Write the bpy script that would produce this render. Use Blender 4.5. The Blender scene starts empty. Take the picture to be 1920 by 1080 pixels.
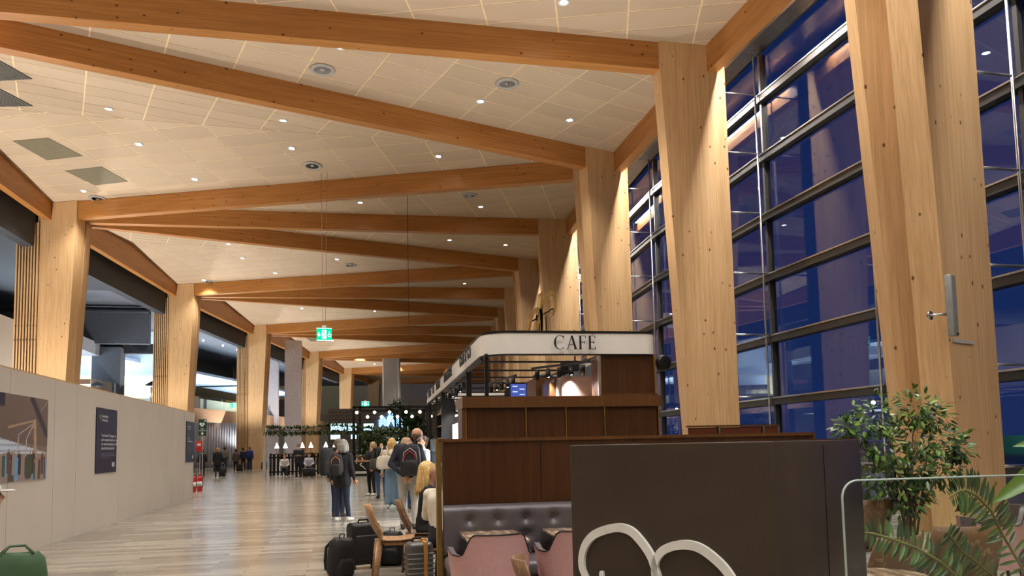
import bpy, bmesh, math, random
import numpy as np
from mathutils import Vector, Matrix
random.seed(7); np.random.seed(7)
SC = bpy.context.scene
COL = SC.collection
PI = math.pi

# ------------------------------------------------------------------ camera, world, exposure
def basis():
    f, px, py = 1443.0, 960.0, 720.0
    def ray(u, v): return np.array([(u-px)/f, -(v-py)/f, -1.0])
    y = ray(643, 843); y /= np.linalg.norm(y)
    z = np.cross(ray(1643, 823), y); z /= np.linalg.norm(z)
    if z[1] < 0: z = -z
    return np.array([np.cross(y, z), y, z])
EYE = 1.5
RB = basis()
cam = bpy.data.cameras.new('camera'); camo = bpy.data.objects.new('camera', cam); COL.objects.link(camo)
cam.sensor_width = 36.0; cam.lens = 1443/1920*36; cam.shift_y = 180/1920; cam.clip_end = 800
mw = Matrix([[*RB[0], 0], [*RB[1], 0], [*RB[2], EYE], [0, 0, 0, 1]])
camo.matrix_world = mw
SC.camera = camo
SC.view_settings.view_transform = 'Standard'; SC.view_settings.look = 'None'
SC.view_settings.gamma = 1.0; SC.view_settings.use_curve_mapping = False
SC.view_settings.exposure = 0.85
w = bpy.data.worlds.new('dusk'); SC.world = w; w.use_nodes = True
nt = w.node_tree; nt.nodes.clear()
bgo = nt.nodes.new('ShaderNodeOutputWorld'); bg = nt.nodes.new('ShaderNodeBackground')
tc = nt.nodes.new('ShaderNodeTexCoord'); sx = nt.nodes.new('ShaderNodeSeparateXYZ')
rp = nt.nodes.new('ShaderNodeValToRGB'); nt.links.new(tc.outputs['Generated'], sx.inputs[0])
mr = nt.nodes.new('ShaderNodeMapRange'); mr.inputs[1].default_value = -1; mr.inputs[2].default_value = 1
nt.links.new(sx.outputs[2], mr.inputs[0]); nt.links.new(mr.outputs[0], rp.inputs[0])
rp.color_ramp.elements[0].position = .5; rp.color_ramp.elements[0].color = (.006, .016, .066, 1)
rp.color_ramp.elements[1].position = 1.0; rp.color_ramp.elements[1].color = (.004, .010, .05, 1)
nt.links.new(rp.outputs[0], bg.inputs[0]); bg.inputs[1].default_value = 1.0
nt.links.new(bg.outputs[0], bgo.inputs[0])
CY = SC.cycles
CY.max_bounces = 5; CY.diffuse_bounces = 3; CY.glossy_bounces = 2; CY.transmission_bounces = 4; CY.transparent_max_bounces = 12
CY.caustics_reflective = False; CY.caustics_refractive = False; CY.sample_clamp_indirect = 6.0; CY.use_adaptive_sampling = True; CY.adaptive_threshold = .03

# ------------------------------------------------------------------ materials
MATS = {}
class N:
    """small node-tree helper"""
    def __init__(s, name):
        m = bpy.data.materials.new(name); m.use_nodes = True
        s.m = m; s.t = m.node_tree; s.t.nodes.clear()
        s.out = s.n('ShaderNodeOutputMaterial')
    def n(s, typ, **kw):
        x = s.t.nodes.new(typ)
        for k, v in kw.items():
            if k in x.inputs: s.set(x, k, v)
            else: setattr(x, k, v)
        return x
    def set(s, x, k, v):
        if hasattr(v, 'links') or isinstance(v, bpy.types.NodeSocket): s.t.links.new(v, x.inputs[k])
        else: x.inputs[k].default_value = v
    def link(s, a, b): s.t.links.new(a, b)
    def coords(s, scale=(1, 1, 1), kind='Object', rot=(0, 0, 0)):
        c = s.n('ShaderNodeTexCoord'); mp = s.n('ShaderNodeMapping')
        mp.inputs['Scale'].default_value = scale; mp.inputs['Rotation'].default_value = rot
        s.link(c.outputs[kind], mp.inputs[0]); return mp.outputs[0]
    def noise(s, vec, scale, detail=3, rough=.55):
        x = s.n('ShaderNodeTexNoise'); x.inputs['Scale'].default_value = scale
        x.inputs['Detail'].default_value = detail; x.inputs['Roughness'].default_value = rough
        s.link(vec, x.inputs['Vector']); return x.outputs['Fac']
    def ramp(s, fac, stops):
        r = s.n('ShaderNodeValToRGB'); e = r.color_ramp.elements
        while len(e) < len(stops): e.new(.5)
        for el, (p, c) in zip(e, stops): el.position = p; el.color = (*c, 1) if len(c) == 3 else c
        s.link(fac, r.inputs[0]); return r.outputs[0]
    def mix(s, fac, a, b, blend='MIX'):
        x = s.n('ShaderNodeMix'); x.data_type = 'RGBA'; x.blend_type = blend
        for sock, v in ((x.inputs[0], fac), (x.inputs[6], a), (x.inputs[7], b)):
            if isinstance(v, bpy.types.NodeSocket): s.link(v, sock)
            else: sock.default_value = v if isinstance(v, (int, float)) else (*v, 1)
        return x.outputs[2]
    def bump(s, h, strength=.2, dist=.01):
        b = s.n('ShaderNodeBump'); b.inputs['Strength'].default_value = strength; b.inputs['Distance'].default_value = dist
        s.link(h, b.inputs['Height']); return b.outputs[0]
    def pbr(s, col, rough=.5, metal=0, normal=None, spec=.5, emit=None, estr=0, coat=0, trans=0, sub=0):
        p = s.n('ShaderNodeBsdfPrincipled')
        if isinstance(col, bpy.types.NodeSocket): s.link(col, p.inputs['Base Color'])
        else: p.inputs['Base Color'].default_value = (*col, 1)
        if isinstance(rough, bpy.types.NodeSocket): s.link(rough, p.inputs['Roughness'])
        else: p.inputs['Roughness'].default_value = rough
        p.inputs['Metallic'].default_value = metal; p.inputs['Specular IOR Level'].default_value = spec
        p.inputs['Coat Weight'].default_value = coat; p.inputs['Transmission Weight'].default_value = trans
        if normal is not None: s.link(normal, p.inputs['Normal'])
        if emit is not None:
            p.inputs['Emission Color'].default_value = (*emit, 1); p.inputs['Emission Strength'].default_value = estr
        s.link(p.outputs[0], s.out.inputs[0]); s.p = p
        return s.m

def srgb(*c):
    return tuple(((x/255)/12.92 if x/255 <= .04045 else ((x/255+.055)/1.055)**2.4) for x in c)

def plain(name, col, rough=.5, metal=0, var=.12, scale=6, bump=0, spec=.5, coat=0):
    """a plain surface with a little procedural tone variation"""
    if name in MATS: return MATS[name]
    n = N(name); v = n.coords()
    f = n.noise(v, scale)
    c = n.ramp(f, [(.25, tuple(x*(1-var) for x in col)), (.75, tuple(min(1, x*(1+var)) for x in col))])
    nb = n.bump(n.noise(v, scale*12, 2), bump, .004) if bump else None
    MATS[name] = n.pbr(c, rough, metal, nb, spec, coat=coat); return MATS[name]

def emit(name, col, strength):
    if name in MATS: return MATS[name]
    n = N(name); e = n.n('ShaderNodeEmission'); e.inputs[0].default_value = (*col, 1); e.inputs[1].default_value = strength
    n.link(e.outputs[0], n.out.inputs[0]); MATS[name] = n.m
    if name in ('lamp_glow', 'tube_glow', 'spot_glow', 'point_glow', 'exit_white', 'exit_green', 'exit_dark', 'menu_line', 'shade_glow', 'yard_glow'): n.m.cycles.emission_sampling = 'NONE'
    return n.m

def glulam(name, a, b, knots=True, rough=.45):
    """laminated spruce; grain runs along local X"""
    n = N(name)
    v1 = n.coords((.35, 5, 5)); v2 = n.coords((1.2, 40, 40)); v3 = n.coords((.12, 22, 22))
    g = n.noise(v1, 1.6, 4); fine = n.noise(v2, 1.0, 2); lam = n.noise(v3, 1.0, 0)
    c = n.ramp(g, [(.3, a), (.7, b)])
    c = n.mix(.28, c, n.ramp(fine, [(.35, tuple(x*.72 for x in a)), (.65, tuple(min(1, x*1.12) for x in b))]))
    c = n.mix(.18, c, n.ramp(lam, [(.4, tuple(x*.75 for x in a)), (.6, b)]))
    if knots:
        vo = n.n('ShaderNodeTexVoronoi'); vo.inputs['Scale'].default_value = 1.0
        n.link(n.coords((2.2, 3.4, 3.4)), vo.inputs['Vector'])
        kn = n.ramp(vo.outputs['Distance'], [(.06, (1, 1, 1)), (.11, (0, 0, 0))])
        c = n.mix(kn, c, (a[0]*.22, a[1]*.16, a[2]*.1))
    return n.pbr(c, rough, 0, n.bump(fine, .06, .003), .35)

def make_mats():
    M = MATS
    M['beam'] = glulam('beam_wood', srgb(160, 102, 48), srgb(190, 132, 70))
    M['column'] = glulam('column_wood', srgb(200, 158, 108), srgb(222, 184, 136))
    # ceiling wood-wool panel
    n = N('ceiling_panel_fibre'); v = n.coords(kind='Object')
    f = n.noise(v, 60, 3, .7); g = n.noise(v, .5, 2)
    oi = n.n('ShaderNodeObjectInfo')
    c = n.ramp(f, [(.3, srgb(178, 156, 130)), (.7, srgb(214, 194, 168))])
    c = n.mix(n.ramp(g, [(.35, (0, 0, 0)), (.7, (.35, .35, .35))]), c, srgb(176, 152, 124))
    hs = n.n('ShaderNodeHueSaturation'); mr_ = n.n('ShaderNodeMapRange')
    mr_.inputs[3].default_value = .93; mr_.inputs[4].default_value = 1.06
    n.link(oi.outputs['Random'], mr_.inputs[0]); n.link(mr_.outputs[0], hs.inputs['Value']); n.link(c, hs.inputs['Color'])
    M['panel'] = n.pbr(hs.outputs[0], .9, 0, n.bump(f, .3, .006), .2)
    M['joint'] = plain('ceiling_joint', srgb(232, 208, 164), .7)
    # floor: long narrow wood-look tiles laid across the hall
    n = N('floor_tile'); v = n.coords(kind='Object')
    br = n.n('ShaderNodeTexBrick'); br.offset = .37; br.squash = 1
    br.inputs['Scale'].default_value = 1.0; br.inputs['Brick Width'].default_value = 1.2; br.inputs['Row Height'].default_value = .2
    br.inputs['Mortar Size'].default_value = .004; br.inputs['Mortar Smooth'].default_value = .1; br.inputs['Bias'].default_value = 0
    br.inputs['Color1'].default_value = (*srgb(116, 108, 96), 1); br.inputs['Color2'].default_value = (*srgb(176, 168, 152), 1)
    br.inputs['Mortar'].default_value = (*srgb(84, 78, 70), 1)
    n.link(v, br.inputs['Vector'])
    gr = n.noise(n.coords((2.5, 34, 1)), 1.0, 4)
    c = n.mix(.24, br.outputs['Color'], n.ramp(gr, [(.3, srgb(104, 94, 82)), (.72, srgb(182, 172, 154))]))
    rr = n.n('ShaderNodeMapRange'); rr.inputs[3].default_value = .12; rr.inputs[4].default_value = .28
    n.link(gr, rr.inputs[0])
    M['floor'] = n.pbr(c, rr.outputs[0], 0, n.bump(br.outputs['Fac'], .15, .002), .5)
    # wall boards
    n = N('hoarding_board'); v = n.coords(kind='Object')
    f = n.noise(v, 90, 3, .7); g = n.noise(v, .8, 3)
    c = n.mix(n.ramp(g, [(.3, (0, 0, 0)), (.75, (.4, .4, .4))]), srgb(196, 186, 172), srgb(176, 164, 150))
    M['hoarding'] = n.pbr(n.mix(.12, c, n.ramp(f, [(.3, srgb(150, 140, 126)), (.7, srgb(222, 212, 198))])), .75, 0, n.bump(f, .1, .003), .3)
    # dark walnut
    def dark(name, a, b, rough=.3):
        n = N(name); f = n.noise(n.coords((28, 28, 1.2)), 1.0, 4); g = n.noise(n.coords((2, 2, .4)), 1.0, 2)
        c = n.mix(.4, n.ramp(f, [(.3, a), (.7, b)]), n.ramp(g, [(.3, a), (.7, b)]))
        M[name] = n.pbr(c, rough, 0, n.bump(f, .05, .002), .45)
    dark('walnut', srgb(58, 34, 18), srgb(86, 52, 28))
    dark('walnut_rail', srgb(84, 54, 28), srgb(112, 74, 40))
    # chairs oak
    n = N('chair_oak'); f = n.noise(n.coords((3, 30, 30)), 1.0, 4)
    M['oak'] = n.pbr(n.ramp(f, [(.3, srgb(150, 112, 78)), (.7, srgb(196, 156, 116))]), .4, 0, None, .4)
    # chair shell in brown stained flake
    n = N('stained_ply'); v = n.coords(kind='Object'); f = n.noise(v, 22, 4, .6)
    M['ply'] = n.pbr(n.ramp(f, [(.55, srgb(124, 92, 66)), (.66, srgb(166, 132, 100))]), .45, 0, None, .4)
    # marble
    n = N('brown_marble'); v = n.coords(kind='Object'); f = n.noise(v, 9, 8, .7)
    wv = n.n('ShaderNodeTexWave'); wv.inputs['Scale'].default_value = 3; wv.inputs['Distortion'].default_value = 9; wv.inputs['Detail'].default_value = 4
    n.link(v, wv.inputs['Vector'])
    c = n.mix(.5, n.ramp(f, [(.35, srgb(92, 70, 54)), (.5, srgb(160, 134, 110)), (.68, srgb(216, 196, 170))]), n.ramp(wv.outputs['Fac'], [(.2, srgb(110, 84, 64)), (.8, srgb(206, 180, 150))]))
    M['marble'] = n.pbr(c, .18, 0, None, .5)
    # glass sheet (thin): mostly clear, mirror-like by angle
    def glass(name, tint, refl=1.45, boost=.0, rough=0.0):
        n = N(name)
        lw = n.n('ShaderNodeLayerWeight'); pw = n.n('ShaderNodeMath'); pw.operation = 'POWER'; pw.inputs[1].default_value = 4.0
        n.link(lw.outputs['Facing'], pw.inputs[0]); fr = n.n('ShaderNodeMath'); fr.operation = 'MULTIPLY_ADD'
        fr.inputs[1].default_value = .9; fr.inputs[2].default_value = .035+boost; n.link(pw.outputs[0], fr.inputs[0])
        tr = n.n('ShaderNodeBsdfTransparent'); tr.inputs[0].default_value = (*tint, 1)
        gl = n.n('ShaderNodeBsdfGlossy'); gl.inputs['Roughness'].default_value = rough
        mx = n.n('ShaderNodeMixShader')
        fr.use_clamp = True; n.link(fr.outputs[0], mx.inputs[0])
        n.link(tr.outputs[0], mx.inputs[1]); n.link(gl.outputs[0], mx.inputs[2]); n.link(mx.outputs[0], n.out.inputs[0])
        M[name] = n.m
    glass('window_glass', (.86, .9, .95), 1.5, .035)
    glass('screen_glass', (.93, .97, .95), 1.45, 0)
    M['silver'] = plain('brushed_silver', srgb(200, 200, 200), .28, 1)
    M['steel_dark'] = plain('dark_frame_metal', srgb(74, 74, 72), .4, .6)
    M['black_metal'] = plain('black_metal', srgb(22, 21, 20), .45, .3)
    M['brass'] = plain('brass', srgb(176, 146, 84), .32, 1)
    M['gold'] = plain('gold_band', srgb(214, 190, 130), .25, 1)
    M['white_sign'] = plain('sign_white', srgb(242, 238, 230), .5, 0, .03, 2)
    M['letter'] = plain('letter_black', srgb(24, 20, 18), .5)
    M['grey_wall'] = plain('grey_bulkhead', srgb(92, 96, 104), .7)
    M['dark_grey'] = plain('dark_grey_ceiling', srgb(58, 62, 68), .8)
    M['white_paint'] = plain('white_paint', srgb(214, 212, 212), .6)
    M['cream'] = plain('cream_wall', srgb(228, 212, 172), .7)
    M['pillar_grey'] = plain('pillar_grey', srgb(178, 176, 172), .5)
    M['leather'] = plain('charcoal_leather', srgb(92, 86, 90), .34, 0, .08, 9, .15)
    M['pink'] = plain('dusty_pink_fabric', srgb(204, 160, 158), .85, 0, .06, 40, .3)
    M['leaf'] = plain('leaf_green', srgb(58, 92, 38), .35, 0, .35, 3)
    M['leaf_dark'] = plain('leaf_dark', srgb(40, 62, 34), .35, 0, .35, 3)
    M['stem'] = plain('stem_brown', srgb(104, 84, 56), .7)
    M['soil'] = plain('soil', srgb(48, 36, 28), .95)
make_mats()

# ------------------------------------------------------------------ mesh builder
class MB:
    def __init__(s): s.v = []; s.f = []; s.mi = []; s.sm = []
    def add(s, vs, fs, mi=0, sm=False, X=None):
        o = len(s.v)
        s.v += [tuple(X @ Vector(p)) for p in vs] if X is not None else [tuple(p) for p in vs]
        for f in fs: s.f.append(tuple(i+o for i in f)); s.mi.append(mi); s.sm.append(sm)
        return s
    def box(s, c, d, mi=0, rz=0, X=None):
        a, b, e = d[0]/2, d[1]/2, d[2]/2
        vs = [(x, y, z) for z in (-e, e) for x, y in ((-a, -b), (a, -b), (a, b), (-a, b))]
        T = Matrix.Translation(c) @ Matrix.Rotation(rz, 4, 'Z')
        if X is not None: T = X @ T
        return s.add(vs, [(3, 2, 1, 0), (4, 5, 6, 7), (0, 1, 5, 4), (1, 2, 6, 5), (2, 3, 7, 6), (3, 0, 4, 7)], mi, X=T)
    def rbox(s, c, d, r=.02, seg=2, mi=0, rz=0, X=None):
        bm = bmesh.new(); bmesh.ops.create_cube(bm, size=1)
        for v in bm.verts: v.co = Vector((v.co.x*d[0], v.co.y*d[1], v.co.z*d[2]))
        r = min(r, min(d)*.49)
        bmesh.ops.bevel(bm, geom=bm.edges[:], offset=r, segments=seg, profile=.5, affect='EDGES')
        T = Matrix.Translation(c) @ Matrix.Rotation(rz, 4, 'Z')
        if X is not None: T = X @ T
        vs = [tuple(v.co) for v in bm.verts]; fs = [tuple(v.index for v in f.verts) for f in bm.faces]
        bm.free(); return s.add(vs, fs, mi, True, T)
    def prism(s, poly, z0, z1, mi=0, X=None, sm=False):
        n = len(poly); a = sum(poly[i][0]*poly[(i+1) % n][1]-poly[(i+1) % n][0]*poly[i][1] for i in range(n))
        if a < 0: poly = poly[::-1]
        vs = [(p[0], p[1], z0) for p in poly]+[(p[0], p[1], z1) for p in poly]
        fs = [tuple(range(n-1, -1, -1)), tuple(range(n, 2*n))]+[(i, (i+1) % n, n+(i+1) % n, n+i) for i in range(n)]
        return s.add(vs, fs, mi, sm, X)
    def tube(s, path, r, n=8, mi=0, X=None, cap=True, sm=True):
        P = [Vector(p) for p in path]; m = len(P)
        R = r if isinstance(r, (list, tuple)) else [r]*m
        vs = []; up = None
        for i, p in enumerate(P):
            t = (P[min(i+1, m-1)]-P[max(i-1, 0)]).normalized()
            if up is None:
                up = Vector((0, 0, 1)) if abs(t.z) < .9 else Vector((1, 0, 0))
            a = t.cross(up).normalized(); b = a.cross(t).normalized(); up = b
            for k in range(n):
                q = 2*PI*k/n; vs.append(p+(a*math.cos(q)+b*math.sin(q))*R[i])
        fs = [(i*n+k, i*n+(k+1) % n, (i+1)*n+(k+1) % n, (i+1)*n+k) for i in range(m-1) for k in range(n)]
        if cap: fs += [tuple(range(n-1, -1, -1)), tuple(range((m-1)*n, m*n))]
        return s.add(vs, fs, mi, sm, X)
    def lathe(s, prof, n=20, c=(0, 0, 0), mi=0, X=None, sm=True):
        vs = []; m = len(prof)
        for r, z in prof:
            for k in range(n):
                q = 2*PI*k/n; vs.append((c[0]+max(r, 1e-4)*math.cos(q), c[1]+max(r, 1e-4)*math.sin(q), c[2]+z))
        fs = [(i*n+k, i*n+(k+1) % n, (i+1)*n+(k+1) % n, (i+1)*n+k) for i in range(m-1) for k in range(n)]
        if prof[0][0] > 1e-3: fs.append(tuple(range(n-1, -1, -1)))
        if prof[-1][0] > 1e-3: fs.append(tuple(range((m-1)*n, m*n)))
        return s.add(vs, fs, mi, sm, X)
    def sphere(s, c, r, n=10, m=7, mi=0, X=None):
        d = r if isinstance(r, (tuple, list)) else (r, r, r)
        vs = [(c[0], c[1], c[2]+d[2])]
        for i in range(1, m):
            t = PI*i/m
            for k in range(n):
                q = 2*PI*k/n; vs.append((c[0]+d[0]*math.sin(t)*math.cos(q), c[1]+d[1]*math.sin(t)*math.sin(q), c[2]+d[2]*math.cos(t)))
        vs.append((c[0], c[1], c[2]-d[2])); L = len(vs)-1
        fs = [(0, 1+k, 1+(k+1) % n) for k in range(n)]
        for i in range(m-2):
            o = 1+i*n; fs += [(o+k, o+n+k, o+n+(k+1) % n, o+(k+1) % n) for k in range(n)]
        o = 1+(m-2)*n; fs += [(o+k, L, o+(k+1) % n) for k in range(n)]
        return s.add(vs, fs, mi, True, X)
    def grid(s, P, mi=0, sm=True, X=None):
        """P: rows of points"""
        a, b = len(P), len(P[0]); vs = [p for row in P for p in row]
        return s.add(vs, [(i*b+j, i*b+j+1, (i+1)*b+j+1, (i+1)*b+j) for i in range(a-1) for j in range(b-1)], mi, sm, X)
    def mesh(s, name, mats):
        me = bpy.data.meshes.new(name); me.from_pydata(s.v, [], s.f)
        for m in (mats if isinstance(mats, (list, tuple)) else [mats]): me.materials.append(MATS[m] if isinstance(m, str) else m)
        me.polygons.foreach_set('material_index', s.mi); me.polygons.foreach_set('use_smooth', s.sm)
        me.update(); return me
    def build(s, name, mats, parent=None, loc=None, X=None):
        return put(name, s.mesh(name, mats), parent, loc, X)

def put(name, me, parent=None, loc=None, X=None):
    o = bpy.data.objects.new(name, me); COL.objects.link(o)
    if X is not None: o.matrix_basis = X
    if loc is not None: o.location = loc
    o.parent = parent; return o
def tag(o, label=None, cat=None, group=None, kind=None):
    if label: o['label'] = label
    if cat: o['category'] = cat
    if group: o['group'] = group
    if kind: o['kind'] = kind
    return o
def thing(name, label, cat, loc=(0, 0, 0), rz=0, group=None, kind=None):
    o = put(name, None, None, loc); o.rotation_euler = (0, 0, rz)
    return tag(o, label, cat, group, kind)
def copy_tree(o, parent=None):
    c = o.copy(); COL.objects.link(c); c.parent = parent
    for ch in list(o.children): copy_tree(ch, c)
    return c
def solid(o, th, off=-1):
    m = o.modifiers.new('thickness', 'SOLIDIFY'); m.thickness = th; m.offset = off; return o
def lamp(name, kind, loc, power, col=(1, .78, .55), parent=None, **kw):
    l = bpy.data.lights.new(name, kind); l.energy = power; l.color = col
    for k, v in kw.items(): setattr(l, k, v)
    o = bpy.data.objects.new(name, l); COL.objects.link(o); o.location = loc; o.parent = parent
    return o
def frame(p, xdir, zdir=(0, 0, 1)):
    """matrix with local X along xdir, local Z near zdir"""
    x = Vector(xdir).normalized(); z = Vector(zdir); y = z.cross(x).normalized(); z = x.cross(y)
    return Matrix(((x.x, y.x, z.x, p[0]), (x.y, y.y, z.y, p[1]), (x.z, y.z, z.z, p[2]), (0, 0, 0, 1)))

# ------------------------------------------------------------------ the hall: grid of frames
RO = [(10.4, -13.3), (10.4, -5.3), (10.35, 2.7), (10.3, 10.7), (10.15, 18.7), (10.3, 26.6), (10.95, 34.8), (11.55, 42.9), (12.6, 50.6), (13.5, 58.6), (14.8, 67), (16.2, 75.3), (17.9, 84), (19.8, 92.5), (21.8, 101), (24, 110), (26.4, 118)]
LO = [(-13.3, -15.3), (-13.3, 1.8), (-13.2, 18.9), (-12.6, 36), (-10.85, 52.5), (-7.9, 69), (-4, 87.3), (-.3, 104.8), (4, 121.5)]
ZB, ZT, ZR = 11.5, 12.25, 12.9
def struct(name, label=None): 
    o = put(name, None); o['kind'] = 'structure'
    if label: o['label'] = label
    return o
def proj(p):
    c = RB.T @ (np.array(p, float)-[0, 0, EYE])
    if c[2] > -.05: return None
    return 960+1443*c[0]/-c[2], 720-1443*c[1]/-c[2]

# floor
fl = MB().add([(-60, -12, 0), (60, -12, 0), (60, 170, 0), (-60, 170, 0)], [(0, 1, 2, 3)])
fl.v = [(x, y, 0) for x, y in ((-45, -14), (11.65, -14), (11.6, 28), (13, 46), (17, 75), (28, 122), (34, 145), (-45, 145))]
fl.f = [tuple(range(8))]
fo = fl.build('floor', 'floor'); fo['kind'] = 'structure'

# glulam frames: tapered column slab + roof beam on each
frames_r = struct('trim_1', 'laminated timber roof beams and column frames')
TH, TB = .5, .36
def column(node, d, name='column_slab'):
    """tapered slab, local X vertical so that the grain runs upwards"""
    d = Vector((d[0], d[1], 0)).normalized(); n = Vector((-d.y, d.x, 0))
    X = Matrix(((0, d.x, n.x, node[0]), (0, d.y, n.y, node[1]), (1, 0, 0, 0), (0, 0, 0, 1)))
    poly = [(0, -.02), (ZT, -.02), (ZT, 1.85), (ZB-.02, 1.85), (0, 1.3)]
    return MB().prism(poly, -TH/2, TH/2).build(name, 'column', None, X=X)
def beam(a, b, z0=ZB, z1=ZT, th=TB, mid=None, name='roof_beam'):
    L = (Vector(b)-Vector(a)).length
    X = frame((a[0], a[1], z0), (b[0]-a[0], b[1]-a[1], 0))
    poly = [(0, 0), (L, 0), (L, z1-z0)]+([(L/2, mid-z0)] if mid else [])+[(0, z1-z0)]
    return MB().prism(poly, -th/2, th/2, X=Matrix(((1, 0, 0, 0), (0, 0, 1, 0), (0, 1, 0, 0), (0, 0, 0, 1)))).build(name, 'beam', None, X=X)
def unit(a, b):
    v = Vector((b[0]-a[0], b[1]-a[1], 0)); return v.normalized()
ordn = ['first', 'second', 'third', 'fourth', 'fifth', 'sixth', 'seventh', 'eighth']
for k, L in enumerate(LO):
    js = [j for j in (2*k-1, 2*k, 2*k+1) if 0 <= j < len(RO)]
    for j in js:
        R = RO[j]; d = unit(L, R)
        a = Vector((*L, 0))+d*1.5; b = Vector((*R, 0))-d*1.5
        o = beam(a, b); o.parent = frames_r
        c = column(L, d); c.parent = frames_r
        c = column(R, -d); c.parent = frames_r
edge = struct('trim_2', 'timber edge beams along both sides of the roof')
for k in range(len(LO)-1):
    a, b = Vector((*LO[k], 0)), Vector((*LO[k+1], 0)); d = (b-a).normalized(); n = Vector((d.y, -d.x, 0))*.35
    beam(a+n, b+n, ZB, ZT, .3, ZR, 'edge_beam').parent = edge
for j in range(len(RO)-1):
    a, b = Vector((*RO[j], 0)), Vector((*RO[j+1], 0)); d = (b-a).normalized(); n = Vector((-d.y, d.x, 0))*.35
    beam(a+n, b+n, ZB, ZT, .3, None, 'edge_beam').parent = edge

# slatted timber cladding on the back of each left column
for k, L in enumerate(LO[2:7]):
    t = struct('trim_%d' % (k+3), 'vertical timber slats behind the left column')
    nxt = LO[k+3]; d = unit(L, nxt); n = Vector((-d.y, d.x, 0))
    core = MB().box((0, 0, ZB/2-.05), (.9, .5, ZB-.1))
    X = Matrix.Translation((L[0]+n.x*.42-d.x*.05, L[1]+n.y*.42-d.y*.05, 0)) @ Matrix.Rotation(math.atan2(d.y, d.x)-PI/2, 4, 'Z')
    core.build('backing', plain('slat_backing', srgb(58, 42, 30), .8), t, X=X)
    sm = MB().prism([(0, -.028), (ZB-.1, -.028), (ZB-.1, .028), (0, .028)], -.05, .05).mesh('slat', 'column')
    for i in range(8):
        put('slat', sm, t, X=X @ Matrix.Translation((-.41+i*.117, -.28, 0)) @ Matrix(((0, 1, 0, 0), (0, 0, 1, 0), (1, 0, 0, 0), (0, 0, 0, 1))))
    MB().box((0, 0, .28), (.96, .62, .56)).build('plinth', plain('plinth_stone', srgb(70, 66, 60), .5), t, X=X)
    MB().box((.55, -.3, .28), (1.7, .62, .56)).build('plinth', 'plinth_stone' if 'plinth_stone' in MATS else 'dark_grey', t, X=X @ Matrix.Translation((.6, .28, 0)))

# ------------------------------------------------------------------ ceiling with separate panels
ceil = struct('ceiling', 'folded ceiling of pale wood-fibre panels with cream joints')
def clip(poly, a, b, c):
    """keep a*x+b*y<=c"""
    out = []
    for i in range(len(poly)):
        p, q = poly[i], poly[(i+1) % len(poly)]
        fp, fq = a*p[0]+b*p[1]-c, a*q[0]+b*q[1]-c
        if fp <= 0: out.append(p)
        if (fp < 0 < fq) or (fq < 0 < fp):
            t = fp/(fp-fq); out.append((p[0]+(q[0]-p[0])*t, p[1]+(q[1]-p[1])*t))
    return out
tri_list = []
for k, L in enumerate(LO):
    for j in (2*k-1, 2*k):
        if 0 <= j and j+1 < len(RO):
            dj = j if j % 2 else j+1
            tri_list.append(([(*L, ZT), (*RO[j], ZT), (*RO[j+1], ZT)], unit(L, RO[dj])))
    if k+1 < len(LO) and 2*k+1 < len(RO):
        R = RO[2*k+1]; Nn = LO[k+1]; m = ((L[0]+Nn[0])/2, (L[1]+Nn[1])/2, ZR)
        tri_list.append(([(*L, ZT), (*R, ZT), m], unit(L, R)))
        tri_list.append(([(*Nn, ZT), m, (*R, ZT)], unit(Nn, R)))
PL, PW, GAP = 1.78, .86, .045
cands = []
bk = MB()
for tri, d in tri_list:
    a, b, c = [Vector(p) for p in tri]
    nrm = (b-a).cross(c-a).normalized()
    if nrm.z > 0: nrm = -nrm
    bk.add([p-nrm*.009 for p in (a, b, c)], [(0, 1, 2)])
    bk.add([p-nrm*.2 for p in (a, b, c)], [(0, 1, 2)])
    x = (d-nrm*d.dot(nrm)).normalized(); y = nrm.cross(x)
    T2 = [((p-a).dot(x), (p-a).dot(y)) for p in (a, b, c)]
    area = (T2[1][0]-T2[0][0])*(T2[2][1]-T2[0][1])-(T2[2][0]-T2[0][0])*(T2[1][1]-T2[0][1])
    if area < 0: T2 = [T2[0], T2[2], T2[1]]
    xs = [p[0] for p in T2]; ys = [p[1] for p in T2]
    X = Matrix(((x.x, y.x, nrm.x, a.x), (x.y, y.y, nrm.y, a.y), (x.z, y.z, nrm.z, a.z), (0, 0, 0, 1)))
    for iu in range(int(math.floor(min(xs)/PL)), int(math.ceil(max(xs)/PL))):
        for iv in range(int(math.floor(min(ys)/PW)), int(math.ceil(max(ys)/PW))):
            g = GAP/2
            poly = [(iu*PL+g, iv*PW+g), ((iu+1)*PL-g, iv*PW+g), ((iu+1)*PL-g, (iv+1)*PW-g), (iu*PL+g, (iv+1)*PW-g)]
            full = True
            for e in range(3):
                p, q = T2[e], T2[(e+1) % 3]
                na, nb = (q[1]-p[1]), -(q[0]-p[0]); ln = math.hypot(na, nb); na /= ln; nb /= ln
                n2 = clip(poly, na, nb, na*p[0]+nb*p[1]-.012)
                if n2 != poly: full = False
                poly = n2
                if len(poly) < 3: break
            if len(poly) < 3: continue
            cx = sum(p[0] for p in poly)/len(poly); cy = sum(p[1] for p in poly)/len(poly)
            ar = abs(sum(poly[i][0]*poly[(i+1) % len(poly)][1]-poly[(i+1) % len(poly)][0]*poly[i][1] for i in range(len(poly))))/2
            if ar < .02: continue
            wc = X @ Vector((cx, cy, 0)); pr = proj(wc)
            vis = pr is not None and -60 < pr[0] < 1980 and -60 < pr[1] < 1000
            dist = (wc-Vector((0, 0, EYE))).length
            cands.append(((0 if vis else 1e6)+dist-ar, X, poly, (cx, cy), vis))
bk.build('joint_backing', 'joint', ceil)
cands.sort(key=lambda c: c[0])
rest = MB(); npan = 0; cache = {}
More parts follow.
